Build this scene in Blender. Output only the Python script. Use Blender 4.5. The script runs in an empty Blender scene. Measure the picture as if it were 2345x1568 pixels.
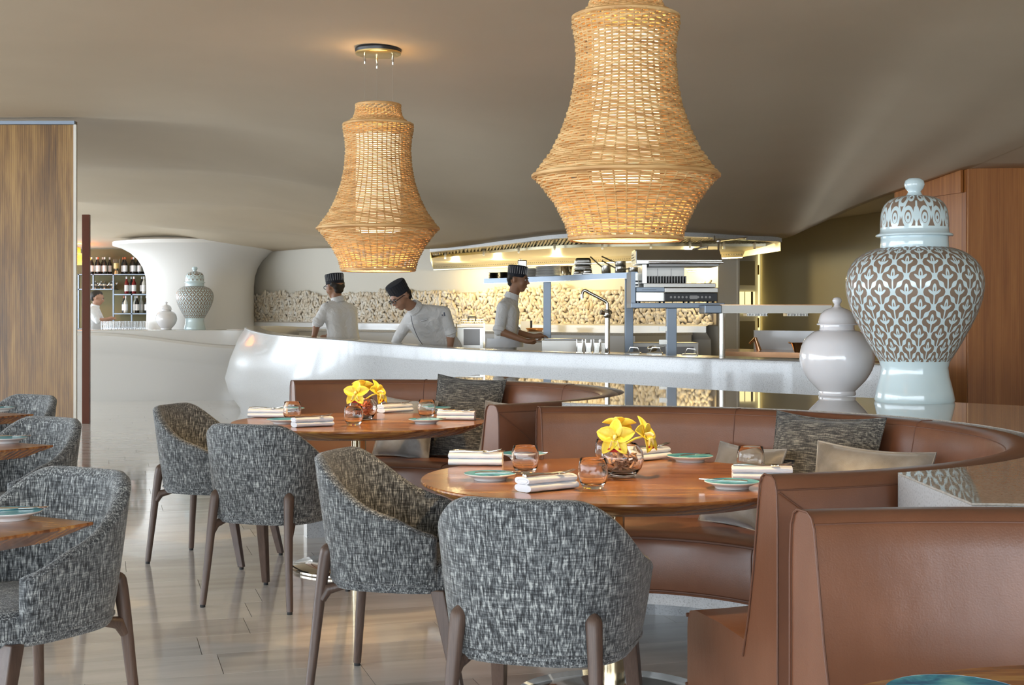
import bpy, bmesh, math, random
import numpy as np
from mathutils import Vector, Matrix
random.seed(7)
S = bpy.context.scene
C = S.collection
PI = math.pi
R = math.radians
# ---------------------------------------------------------------- camera
F, CX, HY, CH = 3180.0, 1172.5, 720.0, 1.30      # focal length in px, principal x, horizon y, eye height
cam = bpy.data.cameras.new('camera'); camo = bpy.data.objects.new('camera', cam); C.objects.link(camo)
camo.location = (0, 0, CH); camo.rotation_euler = (PI/2, 0, 0)
cam.sensor_width = 36; cam.sensor_fit = 'HORIZONTAL'; cam.lens = 36*F/2345
cam.shift_y = -(784-HY)/2345; cam.clip_start = 0.02; cam.clip_end = 200
S.camera = camo
def at(px, py, z):
    Y = F*(CH-z)/(py-HY); return Vector(((px-CX)/F*Y, Y, z))
def atY(px, py, Y):
    return Vector(((px-CX)/F*Y, Y, CH-(py-HY)*Y/F))
# ---------------------------------------------------------------- world, exposure
w = bpy.data.worlds.new('world'); S.world = w; w.use_nodes = True
bg = w.node_tree.nodes['Background']; bg.inputs[0].default_value = (0.80, 0.90, 1.0, 1); bg.inputs[1].default_value = 8.7
S.view_settings.view_transform = 'Standard'; S.view_settings.look = 'None'
S.cycles.adaptive_threshold = .02
S.view_settings.exposure = 0.08; S.view_settings.gamma = 1.0; S.view_settings.use_curve_mapping = False
def area_light(name, loc, rot, sx, sy, power, col, spread=PI):
    l = bpy.data.lights.new(name, 'AREA'); l.shape = 'RECTANGLE'; l.size = sx; l.size_y = sy
    l.energy = power; l.color = col; l.spread = spread
    o = bpy.data.objects.new(name, l); C.objects.link(o); o.location = loc; o.rotation_euler = rot; return o
def point_light(name, loc, power, col, rad=0.05, parent=None):
    l = bpy.data.lights.new(name, 'POINT'); l.energy = power; l.color = col; l.shadow_soft_size = rad
    o = bpy.data.objects.new(name, l); C.objects.link(o); o.location = loc
    if parent: o.parent = parent
    return o
# daylight enters through the window bands of the left and rear walls: portals guide the sampling
for nm, loc, rot, sx, sy in (('window_left_offscreen', (-6.1, 2.5, 1.45), (0, -PI/2, 0), 2.5, 14.0),
                             ('window_rear_offscreen', (-1.0, -4.9, 1.45), (PI/2, 0, 0), 10.0, 2.5)):
    o = area_light(nm, loc, rot, sx, sy, 1, (1, 1, 1)); o.data.cycles.is_portal = True
# ---------------------------------------------------------------- materials
class NX:                                   # tiny expression wrapper around math nodes
    def __init__(s, t, sock): s.t, s.s = t, sock
    def op(s, o, b=None, c=None):
        n = s.t.nodes.new('ShaderNodeMath'); n.operation = o
        for i, v in enumerate((s, b, c)):
            if v is None: continue
            if isinstance(v, NX): s.t.links.new(v.s, n.inputs[i])
            else: n.inputs[i].default_value = v
        return NX(s.t, n.outputs[0])
    def __add__(s, b): return s.op('ADD', b)
    def __sub__(s, b): return s.op('SUBTRACT', b)
    def __mul__(s, b): return s.op('MULTIPLY', b)
    def __truediv__(s, b): return s.op('DIVIDE', b)
    def abs(s): return s.op('ABSOLUTE')
    def frac(s): return s.op('FRACT')
    def max(s, b): return s.op('MAXIMUM', b)
    def min(s, b): return s.op('MINIMUM', b)
    def gt(s, b): return s.op('GREATER_THAN', b)
    def lt(s, b): return s.op('LESS_THAN', b)
    def sin(s): return s.op('SINE')
    def cos(s): return s.op('COSINE')
    def sqrt(s): return s.op('SQRT')
class MT:
    def __init__(s, name, col=(.8, .8, .8), rough=.5, metal=0.0, **kw):
        s.m = bpy.data.materials.new(name); s.m.use_nodes = True; s.t = s.m.node_tree
        s.b = s.t.nodes['Principled BSDF']
        s.b.inputs['Base Color'].default_value = (*col, 1); s.b.inputs['Roughness'].default_value = rough
        s.b.inputs['Metallic'].default_value = metal
        for k, v in kw.items(): s.b.inputs[k.replace('_', ' ')].default_value = v
    def coord(s, kind='Object', scale=(1, 1, 1), rot=(0, 0, 0), rnd=False):
        tc = s.t.nodes.new('ShaderNodeTexCoord'); mp = s.t.nodes.new('ShaderNodeMapping')
        mp.inputs['Scale'].default_value = scale; mp.inputs['Rotation'].default_value = rot
        src = tc.outputs[kind]
        if rnd:
            oi = s.t.nodes.new('ShaderNodeObjectInfo'); va = s.t.nodes.new('ShaderNodeVectorMath'); va.operation = 'MULTIPLY_ADD'
            cb = s.t.nodes.new('ShaderNodeCombineXYZ')
            for i in range(3): s.t.links.new(oi.outputs['Random'], cb.inputs[i])
            va.inputs[1].default_value = (37, 53, 71); s.t.links.new(cb.outputs[0], va.inputs[0]); s.t.links.new(src, va.inputs[2])
            src = va.outputs[0]
        s.t.links.new(src, mp.inputs['Vector']); return mp.outputs[0]
    def noise(s, vec, scale=5, detail=4, rough=.5, dist=0.0):
        n = s.t.nodes.new('ShaderNodeTexNoise'); n.inputs['Scale'].default_value = scale
        n.inputs['Detail'].default_value = detail; n.inputs['Roughness'].default_value = rough
        n.inputs['Distortion'].default_value = dist
        s.t.links.new(vec, n.inputs['Vector']); return NX(s.t, n.outputs[0])
    def wave(s, vec, scale=5, dist=2, detail=2, dscale=1.0, direction='X'):
        n = s.t.nodes.new('ShaderNodeTexWave'); n.inputs['Scale'].default_value = scale; n.bands_direction = direction
        n.inputs['Distortion'].default_value = dist; n.inputs['Detail'].default_value = detail
        n.inputs['Detail Scale'].default_value = dscale
        s.t.links.new(vec, n.inputs['Vector']); return NX(s.t, n.outputs[0])
    def ramp(s, fac, stops):
        n = s.t.nodes.new('ShaderNodeValToRGB'); cr = n.color_ramp
        while len(cr.elements) < len(stops): cr.elements.new(.5)
        for e, (p, c) in zip(cr.elements, stops): e.position = p; e.color = (*c, 1)
        s.t.links.new(fac.s, n.inputs[0]); return n.outputs[0]
    def rnd(s):
        return NX(s.t, s.t.nodes.new('ShaderNodeObjectInfo').outputs['Random'])
    def uv(s):
        tc = s.t.nodes.new('ShaderNodeTexCoord'); sp = s.t.nodes.new('ShaderNodeSeparateXYZ')
        s.t.links.new(tc.outputs['UV'], sp.inputs[0]); return NX(s.t, sp.outputs[0]), NX(s.t, sp.outputs[1])
    def color(s, sock): s.t.links.new(sock, s.b.inputs['Base Color'])
    def set(s, name, nx): s.t.links.new(nx.s, s.b.inputs[name])
    def bump(s, h, strength=.3, dist=.01):
        n = s.t.nodes.new('ShaderNodeBump'); n.inputs['Strength'].default_value = strength; n.inputs['Distance'].default_value = dist
        s.t.links.new(h.s, n.inputs['Height']); s.t.links.new(n.outputs[0], s.b.inputs['Normal'])
    def mix(s, fac, a, b):
        n = s.t.nodes.new('ShaderNodeMix'); n.data_type = 'RGBA'
        for sock, v in ((n.inputs[0], fac), (n.inputs[6], a), (n.inputs[7], b)):
            if isinstance(v, NX): s.t.links.new(v.s, sock)
            elif isinstance(v, (tuple, list)): sock.default_value = (*v, 1)
            else: s.t.links.new(v, sock)
        return n.outputs[2]
M = {}
def plain(key, col, rough=.5, metal=0.0, **kw): M[key] = MT(key, col, rough, metal, **kw).m
# wood for table tops: long streaks
def wood(key, stops, scale, rough, rot=(0, 0, 0), coat=0.0, fine=90, rnd=True, wav=2.2):
    t = MT(key, rough=rough, Coat_Weight=coat, Coat_Roughness=.12); v = t.coord('Object', scale, rot, rnd)
    a = t.noise(v, 1.0, 5, .55, .15); b = t.noise(v, 6.0, 6, .6, .1); c = t.wave(v, wav, 1.6, 3, 1.0)
    f = a*.62 + b*.32 + c*.07
    t.color(t.ramp(f, stops)); t.bump(b, .06, .003); M[key] = t.m
wood('wood_table', [(.40, (.13, .042, .013)), (.48, (.27, .095, .028)), (.55, (.37, .145, .04)), (.63, (.56, .28, .075))], (1.2, 14, 14), .26, (0, 0, R(18)), .35)
wood('wood_wall', [(.30, (.16, .050, .011)), (.46, (.29, .10, .022)), (.66, (.40, .155, .038))], (11, 11, .5), .36)
wood('wood_pillar', [(.36, (.075, .034, .008)), (.48, (.19, .092, .021)), (.62, (.36, .20, .055))], (9, 9, .6), .33)
wood('wood_leg', [(.3, (.055, .034, .026)), (.5, (.10, .062, .046)), (.75, (.15, .098, .075))], (30, 30, 2), .42)
t = MT('fabric_chair', rough=.92, Sheen_Weight=.25, Sheen_Roughness=.5); v1 = t.coord('Object', (230, 230, 16), rnd=True); v2 = t.coord('Object', (26, 26, 260), rnd=True); v3 = t.coord('Object', (420, 420, 420))
a = t.noise(v1, 1.0, 2, .6); b = t.noise(v2, 1.0, 2, .6); c = t.noise(v3, 1.0, 1, .5)
f = a*.64 + b*.28 + c*.08
t.color(t.ramp(f, [(.37, (.014, .015, .017)), (.46, (.055, .060, .064)), (.54, (.165, .175, .18)), (.63, (.46, .475, .46))])); t.bump(a+b, .5, .003); M['fabric_chair'] = t.m
t = MT('fabric_cushion', rough=.95, Sheen_Weight=.2); v1 = t.coord('Object', (18, 120, 300), rnd=True); v2 = t.coord('Object', (320, 90, 60))
a = t.noise(v1, 1.0, 3, .6); b = t.noise(v2, 1.0, 2, .5)
t.color(t.ramp(a*.75+b*.25, [(.36, (.012, .012, .013)), (.5, (.06, .058, .054)), (.64, (.27, .26, .22))])); t.bump(a, .5, .003); M['fabric_cushion'] = t.m
t = MT('fabric_silver', rough=.45, Sheen_Weight=.4); v = t.coord('Object', (5, 5, 5), rnd=True); a = t.noise(v, 1, 4, .55)
t.color(t.ramp(a, [(.38, (.13, .12, .105)), (.52, (.21, .20, .185)), (.66, (.31, .31, .30))])); t.bump(t.noise(t.coord('Object', (300, 300, 300)), 1, 1), .25, .002); M['fabric_silver'] = t.m
t = MT('leather', rough=.31, Coat_Weight=.22, Coat_Roughness=.3); v = t.coord('Object', (1, 1, 1)); a = t.noise(v, 2.2, 4, .55); b = t.noise(v, 260, 2, .5); c = t.noise(t.coord('Object', (1, 1, .35)), 9, 3, .5)
t.color(t.ramp(a, [(.3, (.135, .052, .026)), (.55, (.19, .075, .038)), (.75, (.24, .098, .052))])); t.bump(b*.12 + c*.9, .22, .012); M['leather'] = t.m
plain('leather_seam', (.135, .054, .029), .5)
t = MT('quartz', rough=.28, Coat_Weight=.45, Coat_Roughness=.08); v = t.coord('Object', (1, 1, 1)); a = t.noise(v, 160, 2, .6)
t.color(t.ramp(a, [(.33, (.33, .33, .33)), (.42, (.51, .515, .52)), (.6, (.57, .575, .58))])); M['quartz'] = t.m
t = MT('solid_white', rough=.22, Coat_Weight=.5, Coat_Roughness=.06); t.b.inputs['Base Color'].default_value = (.62, .605, .58, 1); M['solid_white'] = t.m
t = MT('worktop', rough=.02, IOR=2.1); v = t.coord('Object', (1, 1, 1)); a = t.noise(v, 120, 2, .6)
t.color(t.ramp(a, [(.35, (.42, .39, .34)), (.6, (.55, .52, .47))])); M['worktop'] = t.m
plain('plaster_column', (.80, .77, .73), .55)
t = MT('plaster_ceiling', rough=.72); v = t.coord('Object', (1, 1, 1)); a = t.noise(v, .8, 3, .5)
t.color(t.ramp(a, [(.3, (.52, .43, .31)), (.7, (.58, .485, .355))])); M['plaster_ceiling'] = t.m
plain('plaster_wall', (.70, .66, .58), .8)
plain('plaster_beige', (.50, .42, .25), .8)
plain('olive_wall', (.16, .13, .055), .7)
t = MT('floor_stone', rough=.10, Coat_Weight=.3, Coat_Roughness=.03); v = t.coord('Object', (.9, 5.5, 1), rnd=True); a = t.noise(v, 1.1, 5, .55, .9); r = t.rnd()
f = a*.72 + r*.28
t.color(t.ramp(f, [(.25, (.52, .495, .46)), (.45, (.67, .645, .61)), (.6, (.76, .735, .70)), (.8, (.83, .815, .79))])); t.set('Roughness', a*.10+.055); M['floor_stone'] = t.m
plain('grout', (.30, .27, .23), .6)
plain('steel', (.62, .60, .55), .27, 1.0); plain('steel_brushed', (.55, .53, .49), .38, 1.0); plain('chrome', (.80, .78, .74), .06, 1.0)
plain('steel_dark', (.22, .21, .20), .35, 1.0); plain('steel_hood', (.60, .54, .38), .36, 1.0)
plain('brass', (.72, .60, .40), .12, 1.0); plain('copper', (.60, .33, .18), .2, 1.0); plain('brass_disc', (.75, .58, .25), .3, 1.0); plain('champagne', (.50, .44, .36), .08, 1.0)
plain('black', (.012, .012, .013), .35); plain('rubber', (.02, .02, .02), .7); plain('hat_cloth', (.018, .020, .028), .85)
t = MT('glass', (1, 1, 1), .0, 0, IOR=1.32, Transmission_Weight=1.0); M['glass'] = t.m
t = MT('glaze', (.60, .73, .76), .10, Coat_Weight=.6, Coat_Roughness=.03); M['glaze'] = t.m
t = MT('glaze_white', (.74, .72, .73), .08, Coat_Weight=.7, Coat_Roughness=.03); M['glaze_white'] = t.m
plain('porcelain', (.80, .80, .80), .12)
t = MT('plate_blue', rough=.38, Specular_IOR_Level=.25); v = t.coord('Object', (14, 14, 14), rnd=True); a = t.noise(v, 1, 4, .6, 1.0)
t.color(t.ramp(a, [(.33, (.008, .11, .28)), (.47, (.05, .33, .48)), (.62, (.20, .56, .62))])); M['plate_blue'] = t.m
t = MT('linen', (.78, .81, .86), .9); t.bump(t.noise(t.coord('Object', (40, 40, 40)), 6, 3), .3, .002); M['linen'] = t.m
t = MT('petal', rough=.5, Subsurface_Weight=.15); v = t.coord('Object', (25, 25, 25)); a = t.noise(v, 1, 3)
t.color(t.ramp(a, [(.35, (.78, .50, .02)), (.6, (.88, .70, .08)), (.8, (.90, .80, .28))])); M['petal'] = t.m
plain('petal_red', (.40, .012, .008), .5); plain('petal_pale', (.92, .74, .30), .5)
t = MT('bark', rough=.85); t.color(t.ramp(t.noise(t.coord('Object', (30, 30, 30)), 1, 3), [(.3, (.30, .15, .085)), (.7, (.62, .39, .26))])); M['bark'] = t.m
plain('bark_red', (.55, .16, .07), .8)
t = MT('wicker', rough=.55); v = t.coord('Object', (6, 6, 60)); a = t.noise(v, 1, 3, .6)
t.color(t.ramp(a, [(.3, (.42, .215, .07)), (.5, (.60, .35, .13)), (.7, (.74, .50, .23))])); M['wicker'] = t.m
def emit(key, col, strength):
    t = MT(key, (.9, .85, .75), .6); t.b.inputs['Emission Color'].default_value = (*col, 1); t.b.inputs['Emission Strength'].default_value = strength; M[key] = t.m
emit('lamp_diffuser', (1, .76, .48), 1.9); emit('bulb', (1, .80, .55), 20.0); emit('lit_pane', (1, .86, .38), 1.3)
t = MT('stone_pebble', rough=.6); t.color(t.ramp(t.noise(t.coord('Object', (9, 9, 9), rnd=True), 1, 3), [(.3, (.62, .50, .36)), (.5, (.74, .66, .54)), (.7, (.80, .76, .70))])); M['stone_pebble'] = t.m
plain('pebble_bed', (.50, .42, .32), .9)
t = MT('jacket', (.80, .80, .80), .85); t.bump(t.noise(t.coord('Object', (1, 1, 1)), 9, 3, .55, 1.2), .55, .04); M['jacket'] = t.m
plain('trousers', (.75, .75, .74), .85); plain('skin_a', (.34, .17, .095), .5); plain('skin_b', (.44, .235, .15), .5); plain('hair', (.022, .015, .011), .6); plain('shoe', (.02, .02, .02), .4)
plain('eye_white', (.75, .73, .70), .2)
plain('bottle_dark', (.015, .013, .010), .08); plain('bottle_red', (.16, .006, .008), .08); plain('bottle_clear', (.55, .56, .50), .06); plain('paper', (.78, .80, .80), .8); plain('bottle_cap', (.55, .13, .04), .4)
t = MT('rattan_orange', (.62, .24, .05), .6); tr_ = t.t.nodes.new('ShaderNodeBsdfTranslucent'); tr_.inputs[0].default_value = (.80, .34, .07, 1)
mx = t.t.nodes.new('ShaderNodeMixShader'); mx.inputs[0].default_value = .5; t.t.links.new(t.b.outputs[0], mx.inputs[1]); t.t.links.new(tr_.outputs[0], mx.inputs[2])
t.t.links.new(mx.outputs[0], t.t.nodes['Material Output'].inputs['Surface']); M['rattan_orange'] = t.m
plain('red_panel', (.13, .035, .018), .35); plain('window_frame', (.10, .09, .08), .5); plain('pen', (.01, .01, .04), .3)
t = MT('grey_metal', (.24, .28, .33), .36, .8); M['grey_metal'] = t.m
# patterned glaze: lattice of ogees with a palmette in each, light glaze over a tan ground
def ell(x, y, cx, cy, rx, ry, ang=0.0):
    dx, dy = x-cx, y-cy; ca, sa = math.cos(ang), math.sin(ang)
    p = (dx*ca + dy*sa)/rx; q = (dy*ca - dx*sa)/ry
    return p*p + q*q
def jar_pattern(key, body=True):
    t = MT(key, rough=.16, Coat_Weight=.6, Coat_Roughness=.04); u, v = t.uv()
    if body:
        U = u*16.0; V = v*4.6
        s = (U+V).frac()-.5; q = (U-V).frac()-.5; x = s+q; y = s-q
        m = (s.abs() + (q*(4*PI)).cos()*.045).max(q.abs() + (s*(4*PI)).cos()*.045)
        msk = m.gt(.428)
        ax = x.abs()
        pet = ell(x, y, 0, .14, .15, .40).lt(1.0) * ell(x, y, 0, .12, .045, .20).gt(1.0)
        side = ell(ax, y, .26, .0, .085, .24, R(-52)).lt(1.0)
        stem = ax.lt(.055) * y.lt(.05)
        msk = msk.max(pet).max(side).max(stem)
    else:
        x = (u*7.0).frac()*2.0-1.0; y = v; ax = x.abs()
        def ring(cx, cy, r, wd):
            d = ell(ax, y*1.0, cx, cy, r, r*.62).sqrt()
            return (d-1.0).abs().lt(wd/r)
        msk = ring(.46, .24, .30, .075).max(ring(.46, .22, .12, .06)).max(ring(0, .66, .26, .07)).max(ring(.62, .74, .2, .07))
        msk = msk.max((ax-(y-.25)*.9).abs().lt(.07)).max(ax.gt(.93)*y.lt(.6)).max(ell(ax, y, .95, .3, .14, .16).lt(1.0)).max(y.lt(.045))
    t.color(t.mix(msk, (.235, .165, .115), (.62, .76, .79)))
    t.set('Roughness', msk*(-.35)+.5); t.set('Coat Weight', msk*.7); t.bump(msk, .35, .004); M[key] = t.m
jar_pattern('glaze_lattice', True); jar_pattern('glaze_scroll', False)
# ---------------------------------------------------------------- mesh helpers
class MB:
    def __init__(s): s.v, s.f, s.mi = [], [], []; s.cur = 0; s.uv = None
    def add(s, vs, fs):
        o = len(s.v); s.v += [tuple(p) for p in vs]; s.f += [tuple(i+o for i in f) for f in fs]; s.mi += [s.cur]*len(fs); return s
    def box(s, x0, x1, y0, y1, z0, z1, T=None):
        vs = [Vector((x, y, z)) for z in (z0, z1) for y in (y0, y1) for x in (x0, x1)]
        if T: vs = [T @ p for p in vs]
        return s.add(vs, [(0, 2, 3, 1), (4, 5, 7, 6), (0, 1, 5, 4), (2, 6, 7, 3), (0, 4, 6, 2), (1, 3, 7, 5)])
    def lathe(s, prof, n=32, c=(0, 0, 0), T=None, cap0=True, cap1=True, uv=False):
        vs, fs = [], []; k = len(prof); st = n+1 if uv else n
        for i in range(st):
            a = 2*PI*i/n
            for r, z in prof:
                p = Vector((r*math.cos(a), r*math.sin(a), z))
                if T: p = T @ p
                vs.append(p + Vector(c))
        for i in range(n):
            j = i+1 if uv else (i+1) % n
            for q in range(k-1): fs.append((i*k+q, j*k+q, j*k+q+1, i*k+q+1))
        if cap0 and prof[0][0] > 1e-6 and not uv: fs.append(tuple(i*k for i in reversed(range(n))))
        if cap1 and prof[-1][0] > 1e-6 and not uv: fs.append(tuple(i*k+k-1 for i in range(n)))
        if uv:
            L = [0.0]
            for q in range(1, k): L.append(L[-1]+math.dist(prof[q], prof[q-1]))
            s.uv = [(i/n, L[q]/L[-1]) for i in range(st) for q in range(k)]
        return s.add(vs, fs)
    def tube(s, pts, r, n=8, closed=False, rs=None, caps=True):
        pts = [Vector(p) for p in pts]; m = len(pts); vs, fs = [], []
        up = None
        for i, p in enumerate(pts):
            if closed: d = pts[(i+1) % m]-pts[i-1]
            else: d = pts[min(i+1, m-1)]-pts[max(i-1, 0)]
            d.normalize()
            if up is None:
                up = Vector((0, 0, 1)) if abs(d.z) < .9 else Vector((1, 0, 0))
            a = d.cross(up); a = a.normalized() if a.length > 1e-6 else Vector((1, 0, 0)); b = a.cross(d); up = b
            rr = rs[i] if rs else r
            for k in range(n):
                t = 2*PI*(k+.5)/n; vs.append(p + (a*math.cos(t)+b*math.sin(t))*rr)
        for i in range(m if closed else m-1):
            j = (i+1) % m
            for k in range(n):
                l = (k+1) % n; fs.append((i*n+k, i*n+l, j*n+l, j*n+k))
        if not closed and caps:
            fs.append(tuple(reversed(range(n)))); fs.append(tuple((m-1)*n+k for k in range(n)))
        return s.add(vs, fs)
    def prism(s, poly, z0, z1):
        n = len(poly); vs = [(x, y, z0) for x, y in poly]+[(x, y, z1) for x, y in poly]
        return s.add(vs, [tuple(reversed(range(n))), tuple(range(n, 2*n))]+[(i, (i+1) % n, n+(i+1) % n, n+i) for i in range(n)])
    def grid(s, rows, flip=False, closed=False):
        m, n = len(rows), len(rows[0]); vs = [p for r in rows for p in r]; fs = []
        for i in range(m-1):
            for j in range(n if closed else n-1):
                k = (j+1) % n; f = (i*n+j, i*n+k, (i+1)*n+k, (i+1)*n+j)
                fs.append(tuple(reversed(f)) if flip else f)
        return s.add(vs, fs)
    def sphere(s, c, r, n=12, sc=(1, 1, 1)):
        k = n//2+1; prof = [(max(r*math.sin(PI*i/(k-1)), 0), -r*math.cos(PI*i/(k-1))) for i in range(k)]
        return s.lathe(prof, n, c, Matrix.Diagonal(Vector(sc)))
    def build(s, name, mat=None, parent=None, smooth=True, bevel=0, loc=None, auto=None, bseg=2):
        me = bpy.data.meshes.new(name); me.from_pydata(s.v, [], s.f)
        mats = mat if isinstance(mat, (list, tuple)) else [mat]
        for k in mats: me.materials.append(M[k] if isinstance(k, str) else k)
        if len(mats) > 1: me.polygons.foreach_set('material_index', s.mi)
        if s.uv:
            ul = me.uv_layers.new(name='UVMap')
            for p in me.polygons:
                for li in p.loop_indices: ul.data[li].uv = s.uv[me.loops[li].vertex_index]
        bm = bmesh.new(); bm.from_mesh(me)
        if not s.uv: bmesh.ops.remove_doubles(bm, verts=bm.verts, dist=1e-5)
        bmesh.ops.recalc_face_normals(bm, faces=bm.faces); bm.to_mesh(me); bm.free()
        if smooth:
            me.polygons.foreach_set('use_smooth', [True]*len(me.polygons))
            me.set_sharp_from_angle(angle=R(auto if auto else 38))
        o = bpy.data.objects.new(name, me); C.objects.link(o)
        if parent: o.parent = parent
        if loc: o.location = loc
        if bevel:
            b = o.modifiers.new('bevel', 'BEVEL'); b.width = bevel; b.segments = bseg; b.limit_method = 'ANGLE'; b.angle_limit = R(40)
        return o
def tag(o, label=None, cat=None, group=None, kind=None):
    if label: o['label'] = label
    if cat: o['category'] = cat
    if group: o['group'] = group
    if kind: o['kind'] = kind
    return o
def thing(name, label, cat, loc=(0, 0, 0), rz=0.0, group=None):
    o = bpy.data.objects.new(name, None); C.objects.link(o); o.location = loc; o.rotation_euler = (0, 0, rz); o.empty_display_size = .1
    return tag(o, label, cat, group)
def struct(o): o['kind'] = 'structure'; return o
def dup(root, loc, rz=0.0, label=None, group=None, scale=None):
    r = root.copy(); C.objects.link(r); r.location = loc; r.rotation_euler = (0, 0, rz)
    if scale: r.scale = (scale,)*3
    if label: r['label'] = label
    if group: r['group'] = group
    for ch in list(root.children):
        c = ch.copy(); C.objects.link(c); c.parent = r
        for g in list(ch.children):
            d = g.copy(); C.objects.link(d); d.parent = c
    return r
def lerp(a, b, t): return a+(b-a)*t
def sstep(t): t = max(0.0, min(1.0, t)); return t*t*(3-2*t)
def crom(pts, n):                            # Catmull-Rom through points, n samples per span
    P = [Vector(p) for p in pts]; out = []
    for i in range(len(P)-1):
        a = P[max(i-1, 0)]; b = P[i]; c = P[i+1]; d = P[min(i+2, len(P)-1)]
        for k in range(n):
            t = k/n; out.append(.5*((2*b)+(c-a)*t+(2*a-5*b+4*c-d)*t*t+(3*b-a-3*c+d)*t**3))
    out.append(P[-1]); return out
# ================================================================ THE SETTING
# ---- floor: stone planks laid at an angle
ANG = R(16.5); PW, PL = .31, .98
base = MB().box(-10, 7, -6, 27, -.08, -.014).build('floor', 'grout', smooth=False); struct(base)
pd = Vector((math.cos(ANG), math.sin(ANG))); pe = Vector((-math.sin(ANG), math.cos(ANG)))
me = None; cand = []
rr = random.Random(3)
for r in range(-18, 90):
    off = rr.random()*PL
    for c in range(-16, 24):
        p = pd*(c*PL+off) + pe*(r*PW)
        if not (-9.8 < p.x < 6.8 and -5.6 < p.y < 26.4): continue
        px = CX + p.x/max(p.y, .1)*F
        vis = p.y > 4.2 and -80 < px < 1750 and p.y < 13.5
        if vis and px > 620 and p.y > 8.6: vis = False
        if vis and px < 200 and p.y > 9: vis = False
        cand.append((0 if vis else 1, p.y, p))
cand.sort(key=lambda q: (q[0], q[1]))
pm = MB().box(-PL/2+.0012, PL/2-.0012, -PW/2+.0012, PW/2-.0012, -.013, 0)
first = None; rest = MB()
for i, (vis, _, p) in enumerate(cand):
    if i < 290 and vis == 0:
        if first is None:
            o = first = pm.build('plank', 'floor_stone', smooth=False)
        else:
            o = first.copy(); C.objects.link(o)
        o.parent = base; o.location = (p.x, p.y, 0); o.rotation_euler = (0, 0, ANG)
    else:
        T = Matrix.Translation((p.x, p.y, 0)) @ Matrix.Rotation(ANG, 4, 'Z')
        rest.box(-PL/2+.0012, PL/2-.0012, -PW/2+.0012, PW/2-.0012, -.013, 0, T)
o = rest.build('plank_field', 'floor_stone', base, smooth=False); o['kind'] = 'stuff'
# ---- ceiling: one flowing plaster sheet that sweeps down to the kitchen hood
def W(t, z=0): return Vector((-4.14+6.44*t, 23-7.5*t, z))       # kitchen back wall line
RIM = [(-.94, 15.9, 2.05), (-.10, 14.2, 2.05), (.557, 12.9, 2.05), (1.51, 12.7, 2.05), (2.2, 13.25, 2.05), (2.66, 13.7, 2.05)]
far = [(-9.8, 26.3, 2.5), (-7, 26.3, 2.5), (-5.2, 25.2, 2.46), (-4.3, 23.2, 2.34), (-2.94, 21.6, 2.33), (-1.9, 19.3, 2.22)] + RIM + \
      [(2.70, 12.8, 2.077), (2.76, 12.0, 2.13), (2.91, 11.3, 2.217), (3.1, 10.5, 2.29), (3.27, 10.0, 2.344), (3.69, 10.0, 2.35), (6.8, 10.0, 2.37)]
fc = crom(far, 8); nu = len(fc); nv = 70; rows = []
for i, fp in enumerate(fc):
    u = i/(nu-1); n0 = Vector((lerp(-9.8, 6.8, u), -5.6, 2.70)); row = []
    for k in range(nv+1):
        v = k/nv; p = n0.lerp(fp, v); g = max(0, (v-.62)/.38)**1.6
        z = lerp(2.70, fp.z, g)
        rip = .05*math.sin(p.y*1.95+p.x*.25+.6)*sstep((p.y-8.8)/2)*sstep((1.5-p.x)/3.5)*sstep((1-v)/.12)
        row.append(Vector((p.x, p.y, z+rip)))
    rows.append(row)
ce = struct(MB().grid(rows).build('ceiling', 'plaster_ceiling', auto=60))
so = ce.modifiers.new('thick', 'SOLIDIFY'); so.thickness = .05; so.offset = 1
kc = struct(MB().prism([(2.6, 13.3), (2.68, 12.2), (3.0, 10.6), (3.2, 10.2), (4.3, 10.1), (4.4, 13.2), (3.2, 17.5), (2.3, 15.8)], 2.36, 2.42).build('ceiling_kitchen', 'plaster_ceiling', smooth=False))
kh = struct(MB().prism([(p[0], p[1]) for p in RIM]+[(2.5, 15.9), (-.6, 19.4), (-2.2, 20.6)], 2.36, 2.42).build('hood_sky_cap', 'plaster_ceiling', smooth=False))  # hidden cap added above the hood so no sky light leaks in
# speckled stone rim of the hood opening
rim = crom(RIM, 8); mb = MB(); mb.grid([[p+Vector((0, 0, .06)) for p in rim], [p+Vector((0, -.012, .055)) for p in rim], [p+Vector((0, -.015, -.035)) for p in rim], [p+Vector((0, .06, -.04)) for p in rim], [p+Vector((0, .07, .05)) for p in rim]])
struct(mb.build('trim_1', 'quartz'))
# ---- walls
def wall_seg(name, a, b, z0, z1, th, mat):
    a = Vector(a[:2]); b = Vector(b[:2]); d = (b-a).normalized(); n = Vector((-d.y, d.x))*th
    m = MB().prism([tuple(a), tuple(b), tuple(b+n), tuple(a+n)], z0, z1)
    return struct(m.build(name, mat, smooth=False))
wb = wall_seg('wall_back', W(-.12), W(1.0), 0, 2.97, .2, 'plaster_wall')
wall_seg('wall_back_return', (2.30, 15.5), (2.56, 15.62), 0, 2.97, .15, 'plaster_wall')
wall_seg('wall_kitchen_door', (2.54, 15.6), (2.74, 17.2), 0, 2.97, .12, 'plaster_wall')
wall_seg('wall_kitchen_right', (3.06, 17.15), (4.15, 13.2), 0, 2.97, .15, 'plaster_beige')
wall_seg('wall_kitchen_side', (4.15, 13.2), (4.2, 10.1), 0, 2.97, .15, 'plaster_beige')
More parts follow.
